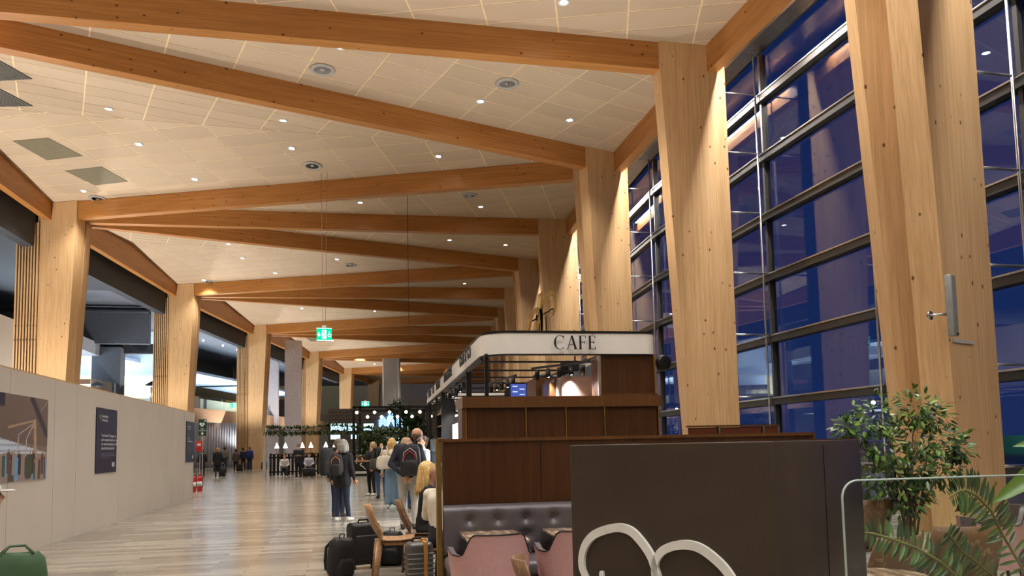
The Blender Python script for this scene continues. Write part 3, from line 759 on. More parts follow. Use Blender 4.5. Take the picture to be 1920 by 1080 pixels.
def glyph(ch):
    """polygons and advance for one capital, cap height 1"""
    if ch == 'C': return _arc(.47, .5, .47, .52, 48, 312)+[[(.77, .95), (.8, .98), (.8, .72), (.77, .72)]], .92
    if ch == 'G': return _arc(.47, .5, .47, .52, 48, 300)+_bx(.68, .05, .79, .44)+_bx(.6, .41, .87, .44)+[[(.77, .95), (.8, .98), (.8, .72), (.77, .72)]], .98
    if ch == 'O': return _arc(.5, .5, .5, .52, 0, 360), 1.06
    if ch == 'A': return _dg(.06, 0, .40, 1, .045)+_dg(.66, 0, .36, 1, .15)+_bx(.2, .33, .66, .37)+_bx(-.03, 0, .2, .03)+_bx(.58, 0, .88, .03), .9
    if ch in 'FEÉ':
        p = _st(.08)+_bx(.1, .965, .58, 1)+_bx(.55, .82, .58, 1)+_bx(.1, .49, .48, .525)+_bx(.45, .42, .48, .6)
        if ch != 'F': p += _bx(.1, 0, .6, .035)+_bx(.57, 0, .61, .2)
        if ch == 'É': p += [[(.32, 1.07), (.36, 1.07), (.56, 1.27), (.46, 1.27)]]
        return p, .7
    if ch == 'L': return _st(.08)+_bx(.1, 0, .58, .035)+_bx(.55, 0, .59, .2), .66
    if ch == 'I': return _st(.1), .34
    if ch == 'N': return _st(.08, .05)+_st(.72, .05)+_dg(.68, 0, .06, 1, .12), .92
    if ch == 'U': return _st(.08, .1, .3, 1)+_st(.66, .045, .3, 1)+_arc(.395, .32, .315, .34, 180, 360, .04, .1), .84
    if ch == 'B': return _st(.08)+_arc(.18, .755, .38, .245, -90, 90, .03, .11)+_arc(.18, .26, .44, .26, -90, 90, .03, .12), .72
    if ch == 'R': return _st(.08)+_arc(.18, .745, .4, .255, -90, 90, .03, .11)+_dg(.68, 0, .34, .5, .12)+_bx(.62, 0, .88, .03), .84
    if ch == 'K': return _st(.08)+_dg(.2, .42, .66, 1, .05)+_dg(.7, 0, .34, .56, .12)+_bx(.64, 0, .9, .03), .88
    if ch == 'Y': return _st(.34, .1, 0, .5)+_dg(.36, .48, .04, 1, .1)+_dg(.4, .48, .72, 1, .045), .78
    if ch == 'P': return _st(.08)+_arc(.18, .735, .42, .265, -90, 90, .03, .12), .68
    if ch == 'S': return _arc(.3, .76, .25, .26, 30, 250, .04, .1)+_arc(.3, .25, .27, .27, -150, 85, .04, .11), .62
    if ch == 'T': return _st(.32)+_bx(0, .965, .76, 1)+_bx(0, .82, .03, 1)+_bx(.73, .82, .76, 1), .78
    if ch == 'V': return _dg(.36, 0, .04, 1, .12)+_dg(.38, 0, .7, 1, .045)+_bx(-.02, .97, .24, 1)+_bx(.62, .97, .84, 1), .8
    if ch == "'": return [[(.1, .72), (.14, .72), (.2, 1), (.06, 1)]], .26
    return [], .36
def serif(s, h, name, mat, parent, X, width=None, track=.06, depth=.012):
    mb = MB(); x = 0; polys = []
    for ch in s:
        g, a = glyph(ch)
        polys += [[(p[0]+x, p[1]) for p in q] for q in g]; x += a+track
    sx = (width/(x*h)) if width else 1.0
    for q in polys: mb.prism([(p[0]*h*sx, p[1]*h) for p in q], 0, depth)
    return mb.build(name, mat, parent, X=X)

# ------------------------------------------------------------------ the café kiosk
KA = -math.radians(2.4)
KX = Matrix.Translation((2.0, 11.0, 0)) @ Matrix.Rotation(KA, 4, 'Z')
kx = put('cafe_kiosk', None, X=KX); tag(kx, 'dark timber café kiosk with a white lettered fascia band', 'kiosk')
def arcp(cx, cy, r, a0, a1, n=10): return [(cx+r*math.cos(math.radians(a0+(a1-a0)*i/n)), cy+r*math.sin(math.radians(a0+(a1-a0)*i/n))) for i in range(n+1)]
band = [(0, 12.6), (0, .42)]+arcp(.42, .42, .42, 180, 270)+arcp(2.48, .2, .2, 270, 360)+[(2.68, 12.6)]
SGN = -1
def strip(path, z0, z1, mat, name, th=.05, parent=kx):
    o = MB().grid([[(x, y, z0) for x, y in path], [(x, y, z1) for x, y in path]], 0, False).build(name, mat, parent); solid(o, th, SGN); return o
fas = strip(band, 2.855, 3.165, 'white_sign', 'fascia_band')
off = lambda e: [(0-e, 12.6), (0-e, .42)]+arcp(.42, .42, .42+e, 180, 270)+arcp(2.48, .2, .2+e, 270, 360)+[(2.68+e, 12.6)]
strip(off(.006), 3.165, 3.2, 'black_metal', 'fascia_trim', .07); strip(off(.006), 2.835, 2.855, 'black_metal', 'fascia_trim', .07)
strip([(0, 12.6), (2.68, 12.6)], 2.855, 3.165, 'white_sign', 'fascia_band')
s_ = serif('CAFÉ', .205, 'lettering', 'letter', kx, Matrix.Translation((1.055, -.056, 2.915)) @ Matrix.Rotation(PI/2, 4, 'X'), width=.665, depth=.02)
# letters on the long side: local x of the word runs towards the front (-y), facing -x
def side_word(s, t_far, t_near):
    X = Matrix(((0, 0, -1, -.056), (-1, 0, 0, t_far), (0, 1, 0, 2.92), (0, 0, 0, 1)))
    return serif(s, .19, 'lettering', 'letter', kx, X, width=t_far-t_near)
side_word("GRAB N' GO", 2.6, .93); side_word('BOULANGERIE', 5.9, 4.05); side_word('BAKERY', 8.1, 6.9)
side_word('BAR', 9.4, 8.8); side_word('PASTRY', 11.1, 9.9); side_word('VIN', 12.2, 11.5)
# posts, rafters and rails
for x, y, w_ in ((.06, .1, .055), (.06, 2.3, .09), (.06, 7.6, .09), (.06, 9.6, .06), (.06, 12.3, .09), (2.6, 12.3, .09), (2.6, 6, .09)):
    MB().box((x, y, 1.42), (w_, w_, 2.84)).build('post', 'black_metal', kx)
for i in range(9): MB().box((1.34, .95+i*1.36, 2.84), (2.62, .035, .03)).build('rafter', 'black_metal', kx)
for x in (.06, 2.62): MB().box((x, 6.3, 2.84), (.04, 12.5, .04)).build('side_rail', 'black_metal', kx)
for y in (.9, 1.0): MB().tube([(1.35+y*.3, y, 2.84), (1.35+y*.3, y, 3.35)], .012, 6).build('rod', 'black_metal', kx)
# lower timber volume
body = MB().box((1.18, .42, 1.03), (2.94, .9, 2.06)).build('timber_body', 'walnut', kx)
MB().box((1.18, .4, 2.14), (3.0, 1.0, .16)).build('timber_cornice', 'walnut_rail', kx)
xs_ = [-.27, .61, 1.21, 1.8, 2.63]
for a, b in zip(xs_[:-1], xs_[1:]):
    MB().box(((a+b)/2, -.04, 1.03), (b-a-.04, .03, 2.0)).build('panel', 'walnut', body)
for x in xs_[:-1]+[2.64]: MB().box((x, -.05, 1.03), (.022, .035, 2.06)).build('brass_strip', 'brass', body)
MB().box((-.3, .0, 1.03), (.06, .14, 2.06)).build('corner_post', 'walnut_rail', kx)
# upper timber volume on the right
up = MB().box((2.22, .3, 2.52), (.86, .5, .64)).build('upper_body', 'walnut', kx)
MB().box((1.77, .06, 2.52), (.04, .06, .64)).build('steel_edge', 'silver', up)
MB().box((2.64, .06, 2.52), (.03, .06, .64)).build('brass_edge', 'brass', up)
MB().box((2.22, .05, 2.245), (.9, .04, .03)).build('lower_trim', 'walnut_rail', up)
# back units
MB().box((2.0, 4.2, 1.3), (1.2, 6.5, 2.6)).build('back_unit', plain('unit_grey', srgb(96, 84, 80), .5), kx)
MB().box((1.55, 1.6, 2.35), (.5, .5, .5)).build('back_unit', 'walnut', kx)
MB().box((1.5, 3.0, 2.55), (.4, 1.0, .35)).build('back_unit', 'walnut_rail', kx)
MB().box((2.35, 3, 2.75), (.6, 5, .2)).build('duct', plain('duct_grey', srgb(98, 104, 112), .4, .4), kx)
# round black loudspeaker on the corner
t = put('loudspeaker', None, X=KX @ Matrix.Translation((2.78, .05, 2.72))); tag(t, 'round black loudspeaker on the corner of the café kiosk', 'speaker')
MB().lathe([(0, -.05), (.1, -.05), (.125, -.02), (.125, .04), (.1, .07), (.02, .05), (0, .05)], 22, X=Matrix.Rotation(PI/2, 4, 'X') @ Matrix.Rotation(.3, 4, 'Y')).build('cone_housing', 'black_metal', t)
MB().box((-.06, .05, 0), (.1, .05, .05)).build('bracket', 'black_metal', t)
# track spots
emit('spot_glow', (1, .95, .85), 40)
def track(x0, y0, x1, y1, z, n, label, lit=()):
    a = Vector((x0, y0, z)); b = Vector((x1, y1, z))
    t = put('track_light', None, X=KX); tag(t, label, 'lamp')
    MB().box((0, 0, 0), ((b-a).length, .035, .035), X=Matrix.Translation((a+b)/2) @ Matrix.Rotation(math.atan2(y1-y0, x1-x0), 4, 'Z')).build('track', 'steel_dark', t)
    for i in range(n):
        p = a.lerp(b, (i+.5)/n); q = Matrix.Translation((p.x, p.y, z-.1)) @ Matrix.Rotation(.35*((-1)**i), 4, 'X')
        h = MB().lathe([(0, .06), (.038, .06), (.04, -.1), (.034, -.1), (.03, -.07)], 14, X=q).build('spot_head', 'black_metal', t)
        MB().lathe([(.03, -.075), (0, -.075)], 12, X=q).build('lens', 'spot_glow', h)
        if i in lit:
            l = lamp('bulb', 'SPOT', (p.x, p.y, z-.22), 90, WARM, t, spot_size=1.6, spot_blend=.6, shadow_soft_size=.04)
track(1.05, 1.6, 1.75, .55, 2.8, 5, 'short black track of spotlights above the café counter', (1, 3, 4))
track(.75, 4.6, 1.0, 2.8, 2.8, 5, 'second black spotlight track farther inside the café', (2,))
track(.14, 11.5, .14, 2.6, 2.8, 12, 'long row of spotlights under the café side fascia', (1, 3, 5, 7, 9, 11))
# menu screen
t = put('menu_screen', None, X=KX @ Matrix.Translation((1.05, 2.9, 2.45)) @ Matrix.Rotation(.2, 4, 'Z')); tag(t, 'small blue menu screen hanging inside the café', 'screen')
MB().box((0, 0, 0), (.34, .03, .42)).build('casing', 'black_metal', t)
MB().box((0, -.017, 0), (.31, .006, .39)).build('display', emit('menu_blue', (.05, .08, .3), .8), t)
for i in range(7): MB().box((-.07+.14*(i % 2), -.022, .15-i*.05), (.1, .003, .014)).build('menu_line', emit('menu_line', (.55, .6, .9), 1.0), t)
# gold emblem on the roof
def ribbon(pts, wd_, depth, name, mat, parent, X=None):
    P = [Vector((p[0], p[1], 0)) for p in pts]
    n = len(P); Q = []
    for i in range(n-1):      # catmull-rom
        p0, p1, p2, p3 = P[max(i-1, 0)], P[i], P[i+1], P[min(i+2, n-1)]
        for k in range(6):
            t = k/6; Q.append(.5*((2*p1)+(p2-p0)*t+(2*p0-5*p1+4*p2-p3)*t*t+(3*p1-p0-3*p2+p3)*t**3))
    Q.append(P[-1]); m = len(Q); mb = MB(); A, B = [], []
    for i, q in enumerate(Q):
        d = (Q[min(i+1, m-1)]-Q[max(i-1, 0)]).normalized(); nn = Vector((-d.y, d.x, 0))
        w_ = wd_*(.4+.6*math.sin(PI*min(1, max(0, i/(m-1))))**.5)/2
        A.append(q+nn*w_); B.append(q-nn*w_)
    dz = Vector((0, 0, depth))
    G = [[a, b, b+dz, a+dz, a] for a, b in zip(A, B)]
    mb.grid(G, 0, False); mb.add([A[0], B[0], B[0]+dz, A[0]+dz], [(0, 1, 2, 3)]); mb.add([A[-1], B[-1], B[-1]+dz, A[-1]+dz], [(3, 2, 1, 0)])
    return mb.build(name, mat, parent, X=X)
t = put('roof_emblem', None, X=Matrix.Translation((0, 11.9, 0)) @ Matrix.Rotation(PI/2, 4, 'X')); tag(t, 'gold looped emblem standing on the café roof', 'emblem')
L1 = [(2.86, 3.2), (2.93, 3.37), (2.96, 3.52), (3.03, 3.67), (3.08, 3.7), (3.13, 3.65), (3.135, 3.52), (3.13, 3.36), (3.1, 3.2)]
L2 = [(3.15, 3.2), (3.14, 3.4), (3.15, 3.65), (3.2, 3.83), (3.28, 3.95), (3.33, 3.98), (3.37, 3.92), (3.37, 3.74), (3.33, 3.6)]
L3 = [(3.0, 3.2), (3.06, 3.4), (3.12, 3.62), (3.16, 3.98)]
for q in (L1, L2, L3): ribbon(q, .05, -.22, 'loop', 'gold', t)
for x in (3.08, 3.24): MB().tube([(x, 3.19, -.1), (x, 3.62, -.1)], .012, 6).build('rod', 'black_metal', t)
MB().tube([(2.98, 3.5, -.1), (3.4, 3.76, -.1)], .012, 6).build('rod', 'black_metal', t)
# display fridge and counter along the open side
t = put('display_fridge', None, X=KX @ Matrix.Translation((.1, 5.0, 0))); tag(t, 'tall lit display fridge of drinks at the café side', 'fridge')
MB().box((.4, 0, 1.08), (.7, 2.2, 2.16)).build('cabinet', plain('fridge_dark', srgb(46, 48, 54), .4), t)
MB().box((.03, 0, 1.15), (.02, 1.9, 1.7)).build('lit_interior', emit('fridge_white', (.92, .96, 1), 3.5), t)
MB().box((.03, -1.12, 1.25), (.1, .05, 1.7)).build('light_column', emit('fridge_tube', (1, .95, .88), 6), t)
MB().box((.2, -1.12, 2.0), (.5, .03, .2)).build('header', emit('header_blue', (.1, .45, 1), 3), t)
btl = MB().lathe([(0, 0), (.032, 0), (.034, .14), (.014, .2), (.014, .24), (0, .24)], 10)
for c, (r, g, b) in enumerate(((150, 50, 40), (190, 130, 60), (70, 110, 60), (200, 190, 170))):
    me = btl.mesh('bottle', plain('drink_%d' % c, srgb(r, g, b), .3))
    for k in range(9):
        o = put('bottle', me, None, X=KX @ Matrix.Translation((.02, 6.4+k*.12, 1.45+c*.28))); tag(o, 'small bottle in the rows beside the lit fridge', 'bottle', 'bottles at the café side')
shm = MB().box((0, 0, 0), (.3, 1.25, .02)).mesh('shelf', 'oak')
t = put('bottle_shelf', None, X=KX @ Matrix.Translation((.05, 6.88, 0))); tag(t, 'open shelf rack of bottles next to the lit fridge', 'shelf')
for c in range(4): put('shelf', shm, t, (0, 0, 1.438+c*.28))
for y in (-.62, .62): MB().box((0, y, 1.3), (.3, .02, 2.6)).build('side', 'black_metal', t)
t = put('service_counter', None, X=KX @ Matrix.Translation((-.05, 10.05, 0))); tag(t, 'long café service counter with a glowing glass case', 'counter')
MB().box((.3, 0, .5), (.7, 4.7, 1.0)).build('front', plain('counter_front', srgb(70, 66, 66), .5), t)
MB().box((.3, 0, 1.02), (.8, 4.8, .05)).build('worktop', 'marble', t)
MB().box((.35, -.6, 1.22), (.6, 3.4, .36)).build('glass_case', 'screen_glass', t)
MB().box((.6, -.6, 1.2), (.04, 3.3, .3)).build('case_light', emit('case_blue', (.45, .7, 1), 2.0), t)
MB().box((.35, 1.8, 1.4), (.5, .6, .7)).build('coffee_machine', 'silver', t)
# more made-up uplights, added on the roof framing to brighten the ceiling
for i, y in enumerate((.95, 3.67, 6.39, 10.47)):
    p = KX @ Vector((2.25, y, 2.855)); uplight(p.x, p.y, p.z, 'added black drum uplight resting on the roof slats of the café', 'added café roof uplights', up_small)
# ------------------------------------------------------------------ booth partition with buttoned banquette
PX = Matrix.Translation((.85, 7.2, 0)) @ Matrix.Rotation(KA, 4, 'Z')
t = put('booth_partition', None, X=PX); tag(t, 'dark walnut booth partition with brass end behind the banquette', 'partition')
pn = MB()
for i in range(4): MB().box((.06+.93*i+.46, 0, .78), (.925, .1, 1.54)).build('panel', 'walnut', t)
MB().box((1.9, 0, 1.565), (3.76, .13, .03)).build('top_rail', 'walnut_rail', t)
MB().box((.02, 0, .79), (.045, .13, 1.58)).build('brass_end', 'brass', t)
bq = put('banquette', None, X=PX @ Matrix.Translation((.05, -.05, 0))); tag(bq, 'charcoal leather banquette with buttoned back', 'bench')
W_ = 3.2; nx, nz = 128, 20; G = []
btn = [(.24+.26*i, .84) for i in range(12)]+[(.24+.26*2+.52*i, .69) for i in range(5)]
for j in range(nz+1):
    z = .5+.47*j/nz; row = []
    for i in range(nx+1):
        x = W_*i/nx
        e = 1-abs(2*j/nz-1)**6
        y = -.06-.07*e**.5
        for bx_, bz in btn:
            r2 = ((x-bx_)/.05)**2+((z-bz)/.045)**2
            if r2 < 9: y += .055*math.exp(-r2)
        row.append((x, y, z))
    G.append(row)
G.insert(0, [(p[0], 0, p[2]) for p in G[0]]); G.append([(p[0], 0, p[2]) for p in G[-1]])
bkc = MB().grid(G).build('back_cushion', 'leather', bq)
bm_ = MB().sphere((0, 0, 0), (.011, .008, .011), 8, 6).mesh('button', 'leather')
for bx_, bz in btn: put('button', bm_, bkc, (bx_, -.083, bz))
MB().rbox((W_/2, -.36, .46), (W_, .58, .12), .04, 3).build('seat_cushion', 'leather', bq)
MB().box((W_/2, -.3, .2), (W_-.04, .44, .4)).build('base', 'walnut', bq)
MB().box((.04, -.34, .2), (.05, .5, .4)).build('end_panel', 'black_metal', bq)
# lower booth screen further right
BX = Matrix.Translation((3.9, 8.25, 0)) @ Matrix.Rotation(KA, 4, 'Z')
t = put('booth_screen', None, X=BX); tag(t, 'red-brown booth screen with silver strips under the tall column', 'screen')
redw = plain('mahogany', srgb(104, 54, 34), .35)
for a, b in ((0, .33), (.38, .88), (.93, 1.08)): MB().box(((a+b)/2, 0, .84), (b-a, .06, 1.66)).build('panel', redw, t)
for x in (.355, .905, 1.09): MB().box((x, -.01, .84), (.025, .075, 1.68)).build('silver_strip', 'silver', t)
MB().box((.54, 0, 1.685), (1.12, .08, .02)).build('top_rail', 'walnut_rail', t)
t = put('booth_screen', None, X=Matrix.Translation((3.7, 7.75, 0)) @ Matrix.Rotation(KA, 4, 'Z')); tag(t, 'low brown booth screen with brass strips just above the walnut partition', 'screen')
for a, b in ((0, .55), (.6, .88), (.92, 1.4)): MB().box(((a+b)/2, 0, .78), (b-a, .05, 1.56)).build('panel', redw, t)
for x in (.575, .9, 1.41): MB().box((x, -.01, .78), (.03, .07, 1.56)).build('brass_strip', 'brass', t)
MB().box((.7, 0, 1.575), (1.44, .08, .03)).build('top_rail', 'walnut_rail', t)

# ------------------------------------------------------------------ big glossy box with white looped emblem
c0, u0 = Vector((1.56, 2.6, 0)), Vector((-.574, .819, 0)); v0 = Vector((.819, .574, 0))
t = put('display_box', None)
tag(t, 'big glossy dark brown box with a white looped emblem', 'box')
n = N('glossy_brown'); f = n.noise(n.coords((1.2, 1.2, 3)), 1.0, 2)
MATS['gloss'] = n.pbr(n.ramp(f, [(.3, srgb(64, 54, 45)), (.7, srgb(72, 62, 52))]), .28, 0, n.bump(n.noise(n.coords((2, 2, 2.6)), 1.0, 1), .12, .05), .22)
cx_ = c0+u0*.48+v0*.475
BR = math.atan2(v0.y, v0.x)
t.matrix_basis = Matrix.Translation((cx_.x, cx_.y, 0)) @ Matrix.Rotation(BR, 4, 'Z')   # local x = v0, local y = u0
MB().rbox((0, 0, .75), (.95, .96, 1.5), .006, 2).build('carcass', 'gloss', t)
MB().box((0, 0, 1.502), (.93, .94, .006)).build('lid_edge', 'walnut', t)
MB().box((.02, -.481, .75), (.003, .003, 1.46)).build('seam', 'letter', t)
# emblem lies on the face x=-.475; local coordinates: s runs along u0 from the corner
E1 = [(.80, .80), (.86, .89), (.897, .96), (.886, 1.036), (.846, 1.09), (.787, 1.122), (.701, 1.143), (.634, 1.133), (.582, 1.092), (.54, 1.04), (.52, .99), (.49, .9), (.47, .8), (.46, .7)]
E2 = [(.50, .7), (.51, .85), (.52, .99), (.493, 1.05), (.437, 1.082), (.368, 1.094), (.31, 1.085), (.253, 1.053), (.199, 1.006), (.16, .94), (.15, .85), (.2, .76), (.3, .72)]
E3 = [(.79, .952), (.79, .9), (.78, .82), (.74, .72), (.68, .64)]
EX = Matrix(((0, 0, -1, -.476), (-1, 0, 0, .48), (0, 1, 0, 0), (0, 0, 0, 1)))
for q in (E1, E2, E3): ribbon([(.96-s, z) for s, z in q], .037 if q is not E3 else .026, .016, 'emblem_loop', 'white_emblem' if 'white_emblem' in MATS else plain('white_emblem', srgb(236, 236, 232), .35), t, X=EX)

# ------------------------------------------------------------------ chairs
def pink_chair(loc, rz, label):
    t = thing('armchair', label, 'chair', loc, rz, 'pink upholstered armchairs')
    if 'me' not in pink_chair.__dict__:
        d = pink_chair.__dict__; nA, nH = 36, 8
        def rim(a):   # a in degrees from straight back (+-125)
            k = abs(a); s = max(0, min(1, (k-36)/24)); s = s*s*(3-2*s)
            return .86-(.86-.70)*s+.03*max(0, (k-95)/30)
        def pt(a, h):
            q = math.radians(a); fl = .235+.055*h
            rx, ry = (fl+.015), (fl+.02)
            x = rx*math.sin(q)*(1.0 if abs(a) < 90 else 1.0); y = -ry*math.cos(q)
            if abs(a) > 90: y = (abs(a)-90)/35*.2; x = math.copysign(rx, a)
            return x, y, .30+(rim(a)-.30)*h
        A = [-125+250*i/nA for i in range(nA+1)]
        out = [[pt(a, h/nH) for a in A] for h in range(nH+1)]
        inn = [[(p[0]*.86, p[1]*.86+.004, p[2]) for p in r] for r in out]
        mb = MB(); mb.grid(out, 0); mb.grid([r[::-1] for r in inn], 1)
        mb.grid([out[-1], inn[-1]], 1, True); mb.grid([[o_[0], i_[0]] for o_, i_ in zip(out, inn)], 0); mb.grid([[i_[-1], o_[-1]] for o_, i_ in zip(out, inn)], 0)
        mb.grid([inn[0], out[0]], 0)
        d['me'] = mb.mesh('shell', ['pink', 'leather'])
        d['pip'] = MB().tube(out[-1], .006, 6).mesh('piping', 'letter')
        d['seat'] = MB().rbox((0, .0, .42), (.44, .48, .14), .05, 3).mesh('seat', 'leather')
        d['leg'] = MB().tube([(0, 0, .34), (.03, .03, 0)], [.02, .012], 8).mesh('leg', 'walnut')
    d = pink_chair.__dict__
    s = put('shell', d['me'], t); put('piping', d['pip'], s); put('seat', d['seat'], t)
    for x, y, r in ((.17, .16, 0), (-.17, .16, PI/2), (-.17, -.17, PI), (.17, -.17, -PI/2)):
        o = put('leg', d['leg'], t, (x, y, 0)); o.rotation_euler = (0, 0, r)
    return t
def shell_chair(loc, rz, mat, label, wide=.44, top=.86):
    """bent-ply chair facing local +Y"""
    t = thing('shell_chair', label, 'chair', loc, rz, 'bent wood chairs')
    key = (mat, wide, top)
    if key not in shell_chair.__dict__.setdefault('c', {}):
        prof = [(-.36, top), (-.325, top-.12), (-.28, top-.24), (-.235, .54), (-.19, .47), (-.12, .445), (0, .44), (.12, .45), (.21, .462)]
        G = []
        for k, (y, z) in enumerate(prof):
            row = []; f = 1 if k < 4 else .3
            w_ = wide*(1.0-.10*(k == 0)) if k < 4 else wide*(1.0-.06*(k-4))
            for i in range(9):
                u = -1+i/4; row.append((u*w_/2, y+f*.07*u*u, z+(.02*u*u if k > 4 else 0)))
            G.append(row)
        ml = MB().tube([(0, 0, .44), (.03, 0, 0)], [.022, .014], 6).mesh('leg', 'oak' if mat == 'oak' else mat)
        shell_chair.c[key] = (MB().grid(G).mesh('seat_shell', mat), ml)
    a, ml = shell_chair.c[key]
    s = put('seat_shell', a, t); solid(s, .016)
    MB().box((0, 0, .41), (.3, .3, .035)).build('seat_rail', mat, t)
    for x, y, r in ((.16, .17, .8), (-.16, .17, 2.4), (-.16, -.2, 3.8), (.16, -.2, -.7)):
        o = put('leg', ml, t, (x, y, 0)); o.rotation_euler = (0, 0, r); o.scale = (3.0, 1, 1)
    return t
pink_chair((1.1, 5.85, 0), 0.03, 'dusty pink armchair in front of the banquette, fully in view')
pink_chair((1.78, 5.85, 0), -.08, 'dusty pink armchair half hidden by the glossy brown box')
pink_chair((5.9, 6.15, 0), 1.1, 'dusty pink armchair beside the round table by the windows')
pink_chair((6.95, 5.45, 0), 2.2, 'dusty pink armchair at the picture edge behind the fern')
shell_chair((.61, 9.2, 0), -PI/2, 'oak', 'light oak bent-wood chair standing side-on by the luggage')
shell_chair((1.0, 9.78, 0), -PI/2-.1, 'ply', 'brown bent-wood chair under the blonde seated woman')
shell_chair((1.3, 4.3, 0), -1.75, 'ply', 'brown bent-wood chair showing only its curled back below the pink armchair', .34, .87)
shell_chair((3.3, 4.5, 0), .25, 'ply', 'brown flecked bent-wood chair behind the glass screen', .46, .9)
shell_chair((4.35, 4.95, 0), -.25, 'ply', 'plain brown bent-wood chair between the fern fronds', .5, .88)
shell_chair((5.0, 6.9, 0), .2, 'ply', 'rounded brown wooden chair back under the ficus', .5, .92)
t = thing('stool', 'dark backless stool under the person in the cream sweater', 'stool', (1.12, 8.72, 0), -.4)
MB().rbox((0, 0, .36), (.38, .38, .06), .02).build('seat', 'walnut', t)
for a_ in (-1, 1):
    for b_ in (-1, 1): MB().tube([(a_*.14, b_*.14, .34), (a_*.16, b_*.16, 0)], .014, 6).build('leg', 'black_metal', t)
def rect_table(x, y, w_, d_, rz, label):
    t = thing('marble_table', label, 'table', (x, y, 0), rz, 'marble café tables')
    MB().rbox((0, 0, .725), (w_, d_, .03), .008).build('table_top', 'marble', t)
    MB().tube([(0, 0, .03), (0, 0, .71)], .03, 10).build('column_leg', 'black_metal', t)
    MB().rbox((0, 0, .015), (.36, .36, .03), .01).build('base', 'black_metal', t)
def round_table(x, y, r, label):
    t = thing('round_table', label, 'table', (x, y, 0), 0, 'round café tables')
    MB().lathe([(0, .71), (r-.01, .71), (r, .72), (r, .735), (r-.008, .74), (0, .74)], 40).build('table_top', 'marble', t)
    MB().tube([(0, 0, .03), (0, 0, .71)], .03, 10).build('column_leg', 'black_metal', t)
    MB().lathe([(0, 0), (.22, 0), (.22, .02), (.05, .04), (0, .04)], 24).build('base', 'black_metal', t)
rect_table(1.26, 6.6, .5, .76, KA, 'square marble café table behind the nearer pink armchair')
rect_table(2.03, 6.56, .52, .76, KA, 'square marble café table cut off by the glossy brown box')
round_table(1.74, 4.72, .3, 'round marble table peeking out beside the glossy brown box')
round_table(2.93, 3.85, .27, 'round marble table behind the glass screen')
round_table(6.6, 6.35, .4, 'round marble table at the picture edge by the windows')
# marks left by a bill holder on each square table
# ------------------------------------------------------------------ glass screen, right foreground
t = thing('glass_screen', 'clear glass screen with a rounded corner by the fern', 'screen', (1.455, 2.05, 0))
poly = [(0, 0), (1.3, 0), (1.3, 1.375)]+[(.05+.05*math.cos(math.radians(a)), 1.325+.05*math.sin(math.radians(a))) for a in range(90, 181, 15)]
MB().prism(poly, -.006, .006, X=Matrix.Rotation(PI/2, 4, 'X')).build('pane', 'screen_glass', t)
ed = plain('glass_edge', srgb(176, 192, 186), .15)
MB().tube([(p[0], 0, p[1]) for p in [(1.3, 1.377)]+[(.05+.052*math.cos(math.radians(a)), 1.325+.052*math.sin(math.radians(a))) for a in range(90, 181, 10)]+[(-.002, 0)]], .0035, 6).build('polished_edge', ed, t)

# ------------------------------------------------------------------ people
SKIN = plain('skin', srgb(206, 158, 130), .55, 0, .05, 8)
def cloth(rgb):
    return plain('cloth_%02x%02x%02x' % rgb, srgb(*rgb), .85, 0, .12, 14, .2)
def hairmat(rgb):
    k = 'hair_%02x%02x%02x' % rgb
    if k in MATS: return MATS[k]
    n = N(k); f = n.noise(n.coords((60, 60, 8)), 1.0, 3); c = srgb(*rgb)
    MATS[k] = n.pbr(n.ramp(f, [(.3, tuple(x*.55 for x in c)), (.7, tuple(min(1, x*1.25) for x in c))]), .45, 0, n.bump(f, .3, .01), .4); return MATS[k]
def cap_mesh(mb, a, b, r0, r1, n=10):
    a, b = Vector(a), Vector(b); d = b-a; L = d.length
    if L < 1e-5: mb.sphere(a, max(r0, r1), n, 8); return
    pts, rr = [], []
    u = d/L
    for k in range(5): q = PI/2*k/4.5; pts.append(a-u*r0*math.cos(q)); rr.append(max(r0*math.sin(q), 1e-3))
    pts.append(a); rr.append(r0); pts.append(b); rr.append(r1)
    for k in range(4, -1, -1): q = PI/2*k/4.5; pts.append(b+u*r1*math.cos(q)); rr.append(max(r1*math.sin(q), 1e-3))
    mb.tube(pts, rr, n)
def remesh(S, voxel, mats, name, smooth=3):
    """one continuous surface round a set of tapered capsules, coloured by nearest capsule"""
    mb = MB()
    for a, b, r0, r1, mi in S: cap_mesh(mb, a, b, r0, r1)
    me = bpy.data.meshes.new('tmp'); me.from_pydata(mb.v, [], mb.f)
    o = bpy.data.objects.new('tmp', me); COL.objects.link(o)
    m = o.modifiers.new('r', 'REMESH'); m.mode = 'VOXEL'; m.voxel_size = voxel; m.use_smooth_shade = True
    s = o.modifiers.new('s', 'SMOOTH'); s.iterations = smooth; s.factor = .5
    dg = bpy.context.evaluated_depsgraph_get(); r = bpy.data.meshes.new_from_object(o.evaluated_get(dg))
    bpy.data.objects.remove(o); bpy.data.meshes.remove(me)
    r.name = name; r.materials.clear()
    for q in mats: r.materials.append(q)
    nf = len(r.polygons); C_ = np.zeros(nf*3); r.polygons.foreach_get('center', C_); C_ = C_.reshape(-1, 3)
    best = np.full(nf, 1e9); idx = np.zeros(nf, int)
    for a, b, r0, r1, mi in S:
        a, b = np.array(a, float), np.array(b, float); d = b-a; L2 = max(d@d, 1e-9)
        t = np.clip(((C_-a)@d)/L2, 0, 1); D = np.linalg.norm(C_-a-t[:, None]*d, axis=1)-(r0+(r1-r0)*t)
        w_ = D < best; best[w_] = D[w_]; idx[w_] = mi
    r.polygons.foreach_set('material_index', idx.astype(np.int32)); r.polygons.foreach_set('use_smooth', [True]*nf)
    r.update(); return r
